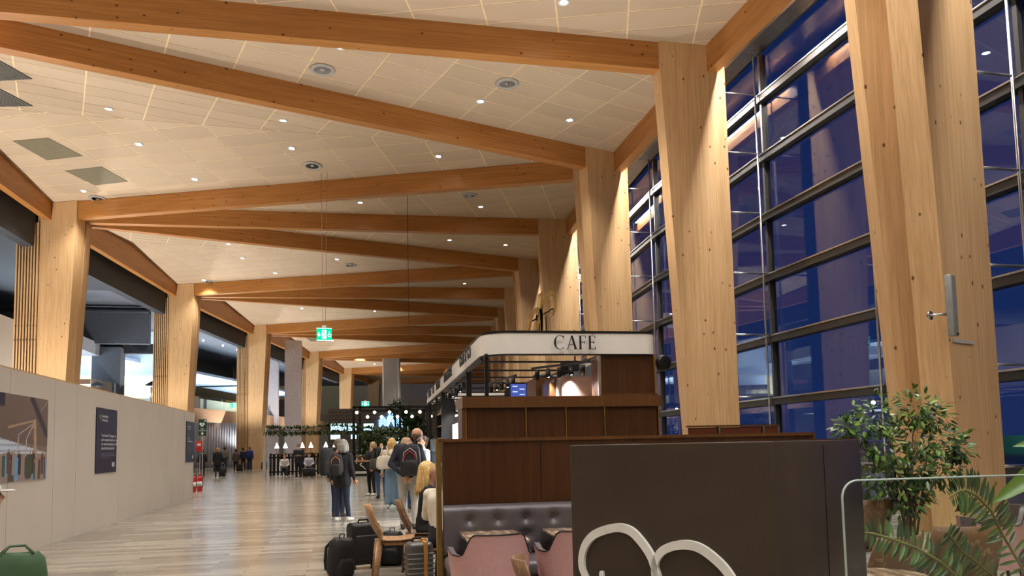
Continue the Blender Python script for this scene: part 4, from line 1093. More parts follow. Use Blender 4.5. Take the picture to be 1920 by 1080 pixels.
def hand_parts(mb, wrist, d, side, curl=.5):
    """palm, four unequal bent fingers and a thumb leaving the side of the palm"""
    d = Vector(d).normalized(); ref = Vector((0, 1, 0)) if abs(d.y) < .8 else Vector((0, 0, 1))
    n = (ref-d*ref.dot(d)).normalized(); s = d.cross(n)*side; w = Vector(wrist)
    fr = Matrix(((s.x, d.x, n.x, w.x), (s.y, d.y, n.y, w.y), (s.z, d.z, n.z, w.z), (0, 0, 0, 1)))
    mb.rbox((0, .045, 0), (.078, .095, .032), .014, 2, 0, 0, fr)
    for x, L in ((-.029, .062), (-.010, .074), (.010, .078), (.029, .07)):
        p = [(x, .085, 0), (x*1.05, .085+L*.42, .004+.01*curl), (x*1.05, .085+L*.72, .012+.03*curl), (x*1.0, .085+L*.85, .02+.055*curl)]
        mb.tube(p, [.0095, .009, .008, .0065], 6, X=fr)
    mb.tube([(.034, .02, .004), (.055, .05, .016), (.056, .085, .028), (.05, .1, .034)], [.013, .011, .0095, .008], 6, X=fr)
def person(loc, face, h, label, top, bottom, shoes, hair=None, hair_rgb=(90, 64, 44), pose=None, coat=0, skirt=0, bulk=1.0, voxel=.02, sit=False, group=None, hood=False, sleeve=True, legskin=False, cap_rgb=None):
    k = h/1.75; P = dict(pose or {})
    t = thing('person', label, 'person', loc, math.radians(-face), group)
    J = dict(hl=(-.09, 0, .93), hr=(.09, 0, .93), kl=(-.1, .015, .5), kr=(.1, .015, .5), al=(-.1, -.03, .09), ar=(.1, -.03, .09),
             sl=(-.185, 0, 1.42), sr=(.185, 0, 1.42), el=(-.25, -.02, 1.14), er=(.25, -.02, 1.14), wl=(-.26, .07, .9), wr=(.26, .07, .9), lean=(0, 0), head=(0, 0))
    if sit:
        J.update(hl=(-.1, 0, .5), hr=(.1, 0, .5), kl=(-.13, .42, .5), kr=(.13, .42, .5), al=(-.13, .4, .09), ar=(.13, .4, .09))
        dz = -.43
        for q in ('sl', 'sr', 'el', 'er', 'wl', 'wr'): J[q] = (J[q][0], J[q][1], J[q][2]+dz)
        J['el'] = (-.25, .06, .74); J['er'] = (.25, .06, .74); J['wl'] = (-.14, .3, .66); J['wr'] = (.14, .3, .66)
    else: dz = 0
    J.update(P); lx, ly = J['lean']
    def up(p): # shear upper body with the lean
        z = max(0, p[2]-(.95+dz)); return (p[0]+lx*z, p[1]+ly*z, p[2])
    b = bulk; S = []
    A = lambda a, c, r0, r1, m: S.append((tuple(x*k for x in a), tuple(x*k for x in c), r0*k, r1*k, m))
    z0 = .95+dz
    for s in (-1, 1):
        A((s*.06, 0, z0-.01), (s*.07, 0, z0+.1), .118*b, .112*b, 2 if not coat else 1)
        A(up((s*.06, 0, z0+.1)), up((s*.085, 0, z0+.4)), .112*b, .118*b, 1)
    A(up(J['sl']), up(J['sr']), .068*b, .068*b, 1)
    A(up((0, -.005, z0+.47)), up((0, .015, z0+.6)), .056, .052, 0)
    hx, hy = J['head']; hc = up((hx*.3, .02+hy*.3, z0+.69)); H = Vector(hc)
    fw = Vector((math.sin(hx), math.cos(hx), hy*.8)).normalized(); sd = Vector((fw.y, -fw.x, 0)).normalized(); uu = sd.cross(fw)
    hp = lambda x, y, z: tuple(H+sd*x+fw*y+uu*z)
    A(hp(0, -.02, .035), hp(0, .005, .02), .096, .092, 0); A(hp(0, .02, -.02), hp(0, .05, -.07), .078, .052, 0)
    A(hp(0, .1, .0), hp(0, .118, -.022), .013, .017, 0)
    for s in (-1, 1): A(hp(s*.092, -.005, 0), hp(s*.094, -.01, -.03), .02, .015, 0)
    for s, q in ((-1, 'l'), (1, 'r')):
        hj, kj, aj = J['h'+q], J['k'+q], J['a'+q]
        ml = 0 if legskin else 2
        A(hj, kj, .1*b, .07, 2 if not legskin or skirt else 0); A(kj, aj, .066, .05, ml)
        toe = (aj[0]+s*.02, aj[1]+.15, .036); A(aj, (aj[0], aj[1]-.02, .05), .05, .048, 3); A((aj[0], aj[1]-.02, .048), toe, .048, .036, 3)
        sj, ej, wj = up(J['s'+q]), up(J['e'+q]), up(J['w'+q])
        A(sj, ej, .062*b, .05*b, 1); A(ej, wj, .05*b, .036, 1 if sleeve else 0)
    if coat:
        for s in (-1, 1): A((s*.06, 0, z0+.05), (s*.075, 0, z0-coat), .125*b, .13*b, 1)
    if skirt:
        for s in (-1, 1): A((s*.055, 0, z0+.02), (s*.09, .0, .17), .125, .115, 2)
    if hood: A(up((0, -.1, z0+.47)), up((0, -.12, z0+.42)), .085, .09, 1)
    me = remesh(S, voxel, [SKIN, cloth(top), cloth(bottom), cloth(shoes)], 'body')
    hm = MB()
    for s, q in ((-1, 'l'), (1, 'r')):
        w_, e_ = Vector(up(J['w'+q]))*k, Vector(up(J['e'+q]))*k
        hand_parts(hm, w_, (w_-e_), s)
    hme = hm.mesh('h', [SKIN]); bm = bmesh.new(); bm.from_mesh(me); bm.from_mesh(hme); bm.to_mesh(me); bm.free(); bpy.data.meshes.remove(hme)
    body = put('body', me, t)
    fm = MB()
    for s in (-1, 1):
        fm.sphere(tuple(x*k for x in hp(s*.034, .082, .008)), .011*k, 8, 6, 0); fm.rbox((0, 0, 0), (.036*k, .008*k, .006*k), .002, 1, 1, 0, Matrix.Translation(Vector(hp(s*.034, .088, .03))*k))
    fm.rbox((0, 0, 0), (.042*k, .01*k, .009*k), .003, 1, 2, 0, Matrix.Translation(Vector(hp(0, .092, -.058))*k))
    fm.build('face_features', [cloth((40, 30, 26)), cloth((92, 66, 48)), cloth((170, 96, 86))], t)
    if hair:
        HS = []
        B_ = lambda a, c, r0, r1: HS.append((tuple(x*k for x in hp(*a)), tuple(x*k for x in hp(*c)), r0*k, r1*k, 0))
        if hair == 'bald': B_((-.05, -.045, -.01), (.05, -.045, -.01), .05, .05); B_((0, -.05, .0), (0, -.055, -.045), .07, .055)
        else:
            B_((0, -.03, .052), (0, -.01, .05), .1, .088); B_((0, -.05, .02), (0, -.05, -.04), .088, .07)
            for s in (-1, 1): B_((s*.07, -.02, .04), (s*.08, -.02, -.0), .04, .03)
        if hair in ('bob', 'curly', 'long'):
            for s in (-1, 1):
                B_((s*.07, -.02, .03), (s*.085, -.015, -.09), .048, .05); B_((s*.05, -.07, 0), (s*.055, -.08, -.1), .07, .06)
            B_((0, -.08, 0), (0, -.09, -.1), .075, .065)
        if hair in ('curly', 'long'):
            for i in range(16):
                a = random.uniform(-2.2, 2.2); L = random.uniform(.06, .14)+(.12 if hair == 'long' else 0)
                x, y = .085*math.sin(a), -.03-.075*math.cos(a)
                B_((x, y, -.06), (x*1.25, y*1.15, -.1-L), .045, .025)
        if hair == 'bun': B_((0, -.1, .07), (0, -.12, .07), .045, .04)
        put('hair', remesh(HS, .013, [hairmat(hair_rgb)], 'hair', 2), t)
    if cap_rgb:
        cm = MB(); c0_ = Vector(hp(0, -.01, .05))*k
        cm.sphere(c0_, (.108*k, .112*k, .075*k), 14, 8)
        cm.rbox((0, 0, 0), (.13*k, .12*k, .014*k), .006, 1, 0, 0, Matrix.Translation(Vector(hp(0, .13, .035))*k) @ Matrix.Rotation(-math.atan2(fw.x, fw.y), 4, 'Z'))
        cm.build('cap', cloth(cap_rgb), t)
    return t
BLK, NVY, WHT, JEAN, CREAM, GREY = (26, 26, 30), (34, 40, 62), (222, 220, 214), (62, 84, 122), (224, 212, 192), (110, 108, 104)
arm_fwd = dict(el=(-.25, .05, 1.13), er=(.25, .05, 1.13), wl=(-.1, .33, 1.16), wr=(.1, .33, 1.16))
person((-.02, 16.7, 0), 28, 1.69, 'grey-haired woman in black jacket and white sneakers', BLK, (30, 36, 58), WHT, 'bob', (150, 146, 138), coat=.12, voxel=.018, bulk=1.04, pose=dict(head=(.15, 0), ar=(.13, .06, .09), al=(-.09, -.05, .09)))
person((-.1, 17.8, 0), 20, 1.72, 'grey-haired person in navy coat behind the woman in white sneakers', NVY, NVY, (60, 50, 44), 'short', (120, 104, 88), coat=.1, voxel=.018, bulk=1.06)
person((.9, 25.4, 0), 225, 1.7, 'long-haired woman in black carrying a tray with a beer', BLK, BLK, WHT, 'long', (178, 148, 104), pose=dict(el=(-.25, .06, 1.12), er=(.25, .06, 1.12), wl=(-.16, .36, 1.14), wr=(.16, .36, 1.14), head=(0, -.25)), voxel=.02, coat=.1)
person((1.14, 23.8, 0), 350, 1.82, 'person in black jacket and blue jeans with an orange cap', BLK, JEAN, (40, 40, 46), 'short', (30, 24, 22), voxel=.02, coat=.08, bulk=1.1, cap_rgb=(206, 140, 60), pose=dict(head=(.9, 0)))
person((1.22, 19.9, 0), 10, 1.74, 'blonde woman in cream hoodie and long denim skirt', CREAM, (118, 146, 170), WHT, 'curly', (214, 172, 104), voxel=.018, skirt=1, legskin=True, hood=True, pose=dict(ar=(.12, .1, .09)))
person((1.52, 19.4, 0), 15, 1.74, 'short-haired person in dark jacket and jeans before the counter', (38, 38, 44), (44, 64, 100), (60, 60, 66), 'bob', (176, 154, 118), voxel=.018, coat=.06, bulk=1.08, pose=dict(wl=(-.1, .2, 1.0)))
person((1.2, 14.6, 0), 12, 1.86, 'bald man in navy jacket wearing a black backpack', (30, 32, 46), (168, 164, 156), (60, 54, 50), 'bald', (110, 84, 66), voxel=.016, bulk=1.12, pose=dict(el=(-.3, -.1, 1.14), er=(.3, -.1, 1.14), wl=(-.05, -.26, .94), wr=(.07, -.26, .92), head=(.55, 0)))
person((1.75, 17.2, 0), 250, 1.74, 'café worker in a pale blue shirt at the counter', (190, 206, 222), (40, 40, 46), BLK, 'bun', (60, 44, 36), voxel=.02, pose=arm_fwd)
person((-2.25, 41.7, 0), 180, 1.82, 'man in black standing and looking at his phone', (36, 38, 50), (20, 20, 24), WHT, 'short', (112, 76, 50), voxel=.022, bulk=1.15, pose=dict(arm_fwd, head=(0, -.3)), coat=.05)
person((-3.25, 45.9, 0), 178, 1.7, 'seated woman in white top by the black fence', WHT, (60, 60, 64), WHT, 'short', (120, 84, 58), voxel=.022, sit=True, pose=dict(head=(0, -.35)))
person((-1.9, 45.9, 0), 182, 1.78, 'seated man in pale shirt by the black fence', (206, 208, 226), (70, 68, 66), (70, 50, 40), 'short', (70, 48, 36), voxel=.022, sit=True, bulk=1.1, pose=dict(head=(0, -.4), lean=(0, .12)))
person((-8.45, 50.5, 0), 350, 1.66, 'walker in black top and brown skirt beside the hoarding end', BLK, (92, 76, 70), (60, 50, 50), 'bun', (28, 24, 24), voxel=.024, coat=.3, pose=dict(ar=(.12, .15, .09), al=(-.1, -.2, .12)))
person((-7.35, 49.2, 0), 355, 1.74, 'woman in long dark coat walking away with a suitcase', (28, 30, 40), (34, 40, 60), BLK, 'bob', (168, 124, 76), voxel=.024, coat=.22, bulk=1.12, pose=dict(ar=(.11, .14, .09), al=(-.1, -.18, .12)))
person((-8.3, 58.6, 0), 355, 1.84, 'man in grey jacket walking away down the hall', (120, 116, 104), (50, 52, 62), BLK, 'short', (70, 46, 38), voxel=.026, bulk=1.1)
person((-7.9, 61.5, 0), 350, 1.66, 'person in taupe jacket pulling a small case', (96, 88, 82), BLK, BLK, 'short', (44, 36, 34), voxel=.026, coat=.05)
person((-7.9, 65.8, 0), 0, 1.78, 'distant walker in dark navy clothes', (30, 36, 60), (26, 30, 46), BLK, 'short', (30, 26, 26), voxel=.028)
person((-7.3, 65.0, 0), 5, 1.86, 'walker in bright blue jacket next to the slatted column', (38, 54, 116), (30, 38, 72), BLK, 'short', (120, 92, 64), voxel=.028, bulk=1.1)
# seated pair at the end of the walnut partition
bl = person((1.0, 9.78, .0), 98, 1.72, 'blonde woman in black sweater sitting at the partition end', (24, 24, 28), (26, 26, 32), BLK, None, voxel=.013, sit=True, pose=dict(lean=(0, .12), head=(.0, -.12), wl=(-.1, .36, .72), wr=(.1, .36, .72)))
hm = MB(); random.seed(11); kk = 1.72/1.75
Hc = Vector((0, .067, .52+.69))*kk
hm.sphere(Hc+Vector((0, -.035, .045)), (.112, .108, .108), 16, 10)
for i in range(110):
    a = random.uniform(-1.75, 1.75); el = random.uniform(.1, 1.1)
    x0, y0 = math.sin(a)*.1*math.cos(el*.5), -.02-math.cos(a)*.11*math.cos(el*.5)
    z0_ = .03+.08*math.sin(el); L = random.uniform(.26, .38); ph = random.uniform(0, 6); fl = random.uniform(.9, 1.5); pts = []
    for s in range(9):
        q = s/8; wv = .016*math.sin(ph+q*13)*q
        pts.append(Hc+Vector((x0*(1+.35*q*fl)+wv, y0*(1+.25*q*fl)+wv*.6, z0_-L*q)))
    hm.tube(pts, [.012, .014, .015, .015, .014, .013, .011, .009, .004], 5)
hm.build('hair', hairmat((226, 188, 120)), bl)
person((1.12, 8.72, 0), 25, 1.72, 'person in cream knitted sweater half hidden by the partition end', (226, 216, 196), (40, 40, 46), BLK, 'short', (120, 90, 60), voxel=.016, sit=True, bulk=1.1)
# person cut off at the picture's edge
person((-2.85, 6.9, 0), 60, 1.72, 'seated person in pale clothes and white cap at the picture edge', (178, 176, 170), (90, 90, 92), BLK, 'short', (60, 44, 36), voxel=.018, sit=True, cap_rgb=(210, 208, 200), pose=dict(lean=(0, .1)))
t = thing('bench', 'small grey bench under the person with the white cap', 'bench', (-2.93, 6.85, 0), math.radians(-60))
MB().rbox((0, -.02, .36), (1.1, .4, .06), .02).build('seat', 'pillar_grey', t)
for x in (-.45, .45): MB().box((x, 0, .165), (.06, .36, .33)).build('leg', 'black_metal', t)
# ------------------------------------------------------------------ bags
def bag_mesh(w_, d_, h_, puff=.25):
    G = []; n = 20
    for j in range(9):
        v = j/8; z = h_*v; sc = 1-.18*v**3+puff*.25*math.sin(PI*v); row = []
        if j in (0, 8): sc *= .82
        for i in range(n+1):
            q = 2*PI*i/n; c, s = math.cos(q), math.sin(q)
            e = .55; row.append((w_/2*sc*math.copysign(abs(c)**e, c), d_/2*sc*math.copysign(abs(s)**e, s), z+.012*math.sin(3*q+j)))
        G.append(row)
    mb = MB(); mb.grid(G); mb.add(G[0][:-1], [tuple(range(n-1, -1, -1))]); mb.add(G[-1][:-1], [tuple(range(n))]); return mb
def backpack(loc, rz, label, w_=.32, d_=.2, h_=.46, rgb=(22, 22, 24), trim=None, tilt=0, group='rucksacks'):
    t = thing('backpack', label, 'backpack', loc, rz, group); t.rotation_euler = (tilt, 0, rz)
    m = plain('pack_%02x%02x%02x' % rgb, srgb(*rgb), .6, 0, .15, 10, .3)
    bag_mesh(w_, d_, h_).build('body', m, t)
    bag_mesh(w_*.74, d_*.5, h_*.46).build('front_pocket', m, t, (0, -d_*.42, .03))
    tm = m if trim is None else cloth(trim)
    MB().tube([(-.03, .02, h_), (-.03, .02, h_+.05), (.03, .02, h_+.05), (.03, .02, h_)], .008, 6).build('handle', tm, t)
    for s in (-1, 1): MB().tube([(s*.08, d_*.4, h_*.92), (s*.11, d_*.75, h_*.7), (s*.12, d_*.7, h_*.35), (s*.13, d_*.45, .06)], .018, 6).build('strap', m, t)
    if trim:
        MB().tube([(-w_*.36, -d_*.46, h_*.45), (-w_*.3, -d_*.5, h_*.75), (0, -d_*.48, h_*.9), (w_*.3, -d_*.5, h_*.75), (w_*.36, -d_*.46, h_*.45)], .008, 6).build('piping', tm, t)
        if group == 'worn rucksacks' and trim[0] < 200: MB().tube([(-w_*.3, -d_*.5, h_*.42), (-w_*.24, -d_*.54, h_*.68), (0, -d_*.53, h_*.8), (w_*.24, -d_*.54, h_*.68), (w_*.3, -d_*.5, h_*.42)], .008, 6).build('red_piping', cloth((176, 60, 64)), t)
    return t
backpack((-.04, 9.55, 0), .5, 'soft black rucksack leaning on the black suitcase', .3, .24, .45, (20, 20, 22), tilt=.16)
backpack((.62, 10.25, 0), -.3, 'black rucksack standing under the oak chair', .32, .24, .42, (18, 18, 20))
backpack((1.21, 14.25, 1.0), math.radians(-12), 'black rucksack with red and white piping on the bald man', .36, .2, .56, (24, 24, 28), (196, 190, 190), group='worn rucksacks')
backpack((-.14, 16.42, .98), math.radians(-28)+.35, 'small black rucksack with orange trim on the grey-haired woman', .26, .16, .42, (22, 22, 24), (206, 120, 70), group='worn rucksacks')
backpack((-.34, 17.45, .95), .3, 'large black rucksack on the person in navy coat', .34, .24, .58, (18, 20, 20), group='worn rucksacks')
backpack((1.38, 19.1, 1.0), .2, 'black shoulder bag on the short-haired person', .32, .18, .4, (20, 20, 24), group='worn rucksacks')
# cream tote, green tote
def tote(loc, rz, label, rgb, w_, d_, h_, hh=.24):
    t = thing('tote_bag', label, 'bag', loc, rz)
    bag_mesh(w_, d_, h_, .1).build('body', plain('tote_%02x%02x%02x' % rgb, srgb(*rgb), .7, 0, .12, 8, .2), t)
    for y in (-d_*.3, d_*.3): MB().tube([(-w_*.25, y, h_), (-w_*.12, 0, h_+hh), (w_*.12, 0, h_+hh), (w_*.25, y, h_)], .01, 6).build('handle', 'tote_%02x%02x%02x' % rgb, t)
tote((1.02, 19.62, 1.0), .25, 'cream leather tote on the shoulder of the blonde woman', (214, 202, 180), .42, .14, .32)
tote((-2.42, 6.6, .36), .4, 'dark green tote bag at the picture edge', (62, 92, 62), .42, .2, .4, .06)
tote((.94, 23.5, .9), .3, 'olive shoulder bag on the person in jeans', (66, 66, 54), .34, .14, .3)
# suitcases
def suitcase(loc, rz, label, w_, d_, h_, mat, ribs=0, strap=False):
    t = thing('suitcase', label, 'suitcase', loc, rz, 'suitcases')
    b_ = MB().rbox((0, 0, .05+h_/2), (w_, d_, h_), .05, 4).build('shell', mat, t)
    if ribs:
        for i in range(ribs):
            z = .1+(h_-.12)*i/ribs; MB().rbox((0, 0, z), (w_+.012, d_+.012, .022), .01, 2).build('rib', mat, b_)
    else:
        MB().rbox((0, -d_/2-.012, .05+h_*.42), (w_*.8, .04, h_*.6), .02, 3).build('front_pocket', mat, t)
        MB().rbox((0, 0, .05+h_*.5), (w_+.006, .012, h_+.006), .05, 3).build('zip_seam', 'letter', t)
    MB().tube([(-.07, 0, h_+.04), (-.06, 0, h_+.085), (.06, 0, h_+.085), (.07, 0, h_+.04)], .013, 8).build('handle', 'black_metal', t)
    for x in (-.4, .4):
        for y in (-.35, .35): MB().lathe([(0, -.012), (.026, -.012), (.026, .012), (0, .012)], 14, X=Matrix.Translation((x*w_, y*d_, .026)) @ Matrix.Rotation(PI/2, 4, 'Y')).build('wheel', 'black_metal', t)
    if strap:
        for dx in (.045,): MB().rbox((dx, 0, .05+h_/2), (.045, d_+.03, h_+.03), .05, 4).build('strap', plain('orange_strap', srgb(190, 128, 52), .6), t)
        MB().rbox((dx, 0, .06+h_+.01), (.05, .05, .03), .01).build('buckle', 'orange_strap', t)
    return t
blackfab = plain('case_black', srgb(20, 20, 21), .55, 0, .1, 20, .2)
suitcase((.25, 10.1, 0), .35, 'black soft suitcase between the rucksack and the oak chair', .38, .26, .52, blackfab)
suitcase((.78, 8.25, 0), .12, 'grey ribbed hard suitcase with an orange strap', .27, .24, .47, plain('case_grey', srgb(92, 90, 88), .3, .3), 7, True)
suitcase((-7.05, 48.9, 0), .1, 'small black wheeled case pulled by the woman in the long coat', .36, .26, .5, blackfab)
suitcase((-7.55, 61.3, 0), .1, 'small black wheeled case far along the hoarding side', .36, .26, .5, blackfab)
suitcase((-1.85, 44.9, 0), .05, 'black case laid in front of the seated man', .7, .4, .44, blackfab)
# tray and beer
t = thing('serving_tray', 'wooden serving tray carried by the long-haired woman', 'tray', (.62, 25.08, 1.1), .3)
MB().rbox((0, 0, .012), (.44, .32, .018), .01).build('base', 'oak', t); 
for y in (-.16, .16): MB().box((0, y, .03), (.44, .014, .04)).build('rim', 'oak', t)
t = thing('beer_glass', 'tall glass of dark beer with a pale head on the tray', 'glass', (.54, 25.06, 1.122))
MB().lathe([(0, 0), (.03, 0), (.038, .17), (.038, .172), (0, .172)], 16).build('beer', plain('beer', srgb(104, 56, 26), .15), t); MB().lathe([(.038, .172), (.039, .2), (0, .205)], 16).build('foam', 'white_paint', t)
# phone
o = MB().rbox((0, 0, 0), (.075, .012, .15), .006).build('phone', 'letter', None, (-2.25, 41.27, 1.27)); tag(o, 'dark phone held by the standing man', 'phone')
o.rotation_euler = (-.6, 0, 0)

# ------------------------------------------------------------------ signs, extinguishers, loudspeaker
GRN = emit('exit_green', (.0, .42, .2), 1.3); EXW = emit('exit_white', (.55, 1, .85), 1.6)
def exit_sign(loc, w_, h_, label, drop=0):
    t = thing('exit_sign', label, 'sign', loc, 0, 'green exit signs')
    MB().rbox((0, 0, 0), (w_, .06, h_), .008).build('light_box', GRN, t)
    for z in (-h_*.48, h_*.48): MB().box((0, -.034, z), (w_, .006, h_*.05)).build('lit_edge', EXW, t)
    s = h_
    MB().prism([(-.04*s, .16*s), (.04*s, .16*s), (.04*s, 0), (.14*s, 0), (0, -.2*s), (-.14*s, 0), (-.04*s, 0)], .031, .036, X=Matrix.Translation((-w_*.34, 0, 0)) @ Matrix.Rotation(PI/2, 4, 'X')).build('arrow', EXW, t)
    d = MB().box((-.0, -.034, 0), (w_*.3, .006, h_*.7)).build('door_symbol', EXW, t)
    r = MB(); dk = emit('exit_dark', (0, .12, .07), 1)
    r.lathe([(0, 0), (.05*s, 0), (.05*s, .004), (0, .004)], 12, X=Matrix.Translation((-.03*s, -.04, .22*s)) @ Matrix.Rotation(PI/2, 4, 'X'))
    for a, b in (((-.02, .15), (.03, -.05)), ((.03, -.05), (.12, -.26)), ((.03, -.05), (-.08, -.14)), ((-.08, -.14), (-.12, -.3)), ((-.02, .13), (.12, .06)), ((-.02, .13), (-.14, .04))):
        r.tube([(a[0]*s, -.04, a[1]*s), (b[0]*s, -.04, b[1]*s)], .022*s, 6)
    r.build('running_figure', dk, t)
    wr = MB().tube([(w_*.35+.11*s*math.cos(q), -.036, -.1*s+.11*s*math.sin(q)) for q in [PI*2*i/18 for i in range(19)]], .025*s, 6)
    wr.tube([(w_*.35, -.036, .26*s), (w_*.35-.01, -.036, .02*s), (w_*.35+.1*s, -.036, -.02*s)], .035*s, 6); wr.build('wheelchair_symbol', EXW, t)
    if drop:
        MB().rbox((0, 0, h_/2+.05), (w_*.3, .08, .1), .02).build('mount', 'white_paint', t)
        for x in (-.05, .05): MB().tube([(x, 0, h_/2+.08), (x*2.2, 0, drop)], .007, 6).build('cable', plain('copper_cable', srgb(150, 100, 70), .5), t)
    return t
exit_sign((-.69, 30, 5.9), .56, .48, 'green illuminated exit sign hanging on cables over the hall', 6.35)
exit_sign((-9.4, 72, 5.6), .7, .42, 'small green exit sign under the mezzanine lights', 3.5)
exit_sign((2.25, 80, 6.1), .8, .5, 'small distant green exit sign left of the grey pillar', 6.1)
t = thing('sensor_cable', 'thin dark cable hanging from the ceiling with a small sensor', 'cable', (2.69, 32, 6.6))
MB().tube([(0, 0, .1), (0, 0, 5.64)], .01, 6).build('cable', 'black_metal', t); MB().lathe([(0, 0), (.03, .02), (.03, .12), (0, .14)], 10).build('sensor', plain('sensor_red', srgb(120, 50, 40), .5), t)
# AED sign
t = thing('heart_sign', 'dark green heart-starter sign with a white arrow past the hoarding end', 'sign', (-5.52, 33, 0))
dg_ = plain('sign_green', srgb(16, 62, 50), .5); wh = plain('sign_symbol', srgb(226, 230, 226), .5)
MB().box((0, 0, 2.5), (.3, .03, .66)).build('plate', dg_, t); MB().tube([(0, .04, 0), (0, .04, 2.8)], .02, 8).build('post', 'silver', t)
hp_ = []
for i in range(32):
    q = 2*PI*i/32; hp_.append((.0062*16*math.sin(q)**3*1.0, .0062*(13*math.cos(q)-5*math.cos(2*q)-2*math.cos(3*q)-math.cos(4*q))))
hX = Matrix.Translation((-.02, -.016, 2.62)) @ Matrix.Rotation(PI/2, 4, 'X')
MB().prism(hp_, 0, .004, X=hX).build('heart', wh, t)
MB().prism([(-.01, .05), (.03, .05), (.012, .01), (.035, .01), (-.02, -.06), (-.004, -.012), (-.03, -.012)], .004, .007, X=hX).build('flash', dg_, t)
for a, b in (((.1, 2.77), (.03, .09)), ((.1, 2.77), (.09, .03))): MB().box((a[0], -.018, a[1]), (b[0], .004, b[1])).build('cross', wh, t)
text('AED', .07, wh, t, Matrix.Translation((-.075, -.017, 2.42)) @ Matrix.Rotation(PI/2, 4, 'X'), .001)
MB().box((0, -.017, 2.37), (.28, .004, .012)).build('rule', wh, t)
MB().prism([(-.02, .07), (.02, .07), (.02, 0), (.055, 0), (0, -.07), (-.055, 0), (-.02, 0)], 0, .004, X=Matrix.Translation((-.01, -.016, 2.26)) @ Matrix.Rotation(PI/2, 4, 'X')).build('arrow', wh, t)
redm = plain('safety_red', srgb(190, 28, 26), .3)
t = thing('alarm_cabinet', 'small red alarm cabinet under the heart-starter sign', 'cabinet', (-5.62, 32.9, 1.55))
MB().rbox((0, 0, .2), (.2, .12, .42), .015).build('case', redm, t); MB().box((0, -.065, .26), (.12, .006, .1)).build('window', 'white_paint', t); MB().tube([(.02, .06, -1.55), (.02, .06, .1)], .015, 6).build('stand', 'silver', t)
for i, (x, y, lb) in enumerate(((-5.55, 31.4, 'red fire extinguisher on the floor at the hoarding end, the nearer one'), (-5.42, 31.9, 'second red fire extinguisher just behind the first'))):
    t = thing('fire_extinguisher', lb, 'extinguisher', (x, y, 0), .3, 'fire extinguishers')
    MB().lathe([(0, .0), (.085, .0), (.09, .03), (.09, .5), (.06, .58), (.03, .6), (.03, .66), (0, .66)], 18).build('cylinder', redm, t)
    MB().rbox((0, 0, .69), (.05, .12, .06), .015).build('valve', 'silver', t); MB().tube([(.0, .05, .68), (.1, .08, .6), (.12, .06, .3), (.1, .03, .12)], .014, 6).build('hose', 'black_metal', t)
    MB().lathe([(.0915, .2), (.0915, .38)], 18).build('label_band', 'white_paint', t)
# column loudspeaker on the nearest timber column
t = thing('column_speaker', 'tall slim grey loudspeaker bracketed to the nearest timber column', 'speaker', (8.82, 9.62, 3.0), .35)
MB().rbox((0, 0, .45), (.13, .1, .92), .012).build('cabinet', plain('speaker_grey', srgb(150, 152, 150), .4, .2), t); MB().box((0, -.052, .5), (.1, .006, .78)).build('grille', plain('grille_grey', srgb(128, 130, 130), .6), t)
MB().box((.03, -.05, .02), (.05, .01, .03)).build('badge', 'letter', t); MB().tube([(-.02, .05, .33), (-.1, .18, .33), (-.14, .3, .33)], .02, 8).build('bracket', 'silver', t)
MB().lathe([(0, -.01), (.07, -.01), (.07, .01), (0, .01)], 16, X=Matrix.Translation((-.12, .26, .33)) @ Matrix.Rotation(PI/2, 4, 'X')).build('wall_plate', 'silver', t)
o = MB().box((0, 0, 0), (.62, .03, .05)).build('cable_rail', 'pillar_grey', None, (9.42, 10.1, 2.98)); o.rotation_euler = (0, 0, .36); tag(o, 'thin pale rail across the nearest timber column', 'rail')

# ------------------------------------------------------------------ plants
leaf_pts = [(0, 0, 0), (.18, .3, .03), (.2, .55, .02), (.1, .85, -.02), (0, 1, -.06), (-.1, .85, -.02), (-.2, .55, .02), (-.18, .3, .03), (0, .3, -.02), (0, .55, -.03), (0, .85, -.05)]
leaf_fs = [(0, 1, 8), (1, 2, 9, 8), (2, 3, 10, 9), (3, 4, 10), (0, 8, 7), (8, 9, 6, 7), (9, 10, 5, 6), (10, 4, 5)]
def leaf_me(size, mat, wid=1.0, name='leaf'):
    return MB().add([(p[0]*size*wid, p[1]*size, p[2]*size) for p in leaf_pts], leaf_fs, 0, True).mesh(name, mat)
def orient(p, d, up=(0, 0, 1), roll=0):
    d = Vector(d).normalized(); u = Vector(up); x = d.cross(u)
    if x.length < 1e-3: x = Vector((1, 0, 0))
    x.normalize(); z = x.cross(d)
    return Matrix(((x.x, d.x, z.x, p[0]), (x.y, d.y, z.y, p[1]), (x.z, d.z, z.z, p[2]), (0, 0, 0, 1))) @ Matrix.Rotation(roll, 4, 'Y')
random.seed(21)
ft = thing('ficus_tree', 'leafy green ficus standing against the nearest timber column', 'plant', (5.4, 6.6, 0))
MB().lathe([(0, 0), (.16, 0), (.21, .34), (.2, .36), (.18, .33), (0, .32)], 24).build('pot', plain('pot_grey', srgb(70, 68, 66), .6), ft)
twigs = MB(); tips = []
blobs = [(-.5, .0, 1.62, .2), (-.2, .1, 1.75, .22), (.15, 0, 1.78, .22), (.35, .0, 1.72, .16), (-.3, -.05, 1.42, .24), (.05, -.1, 1.5, .26), (.45, -.05, 1.45, .2), (.62, 0, 1.38, .14), (-.3, 0, 1.12, .22), (.05, -.1, 1.18, .22), (.4, 0, 1.2, .2), (-.1, -.05, .94, .22), (-.66, .0, 1.62, .1), (.15, .05, .95, .16)]
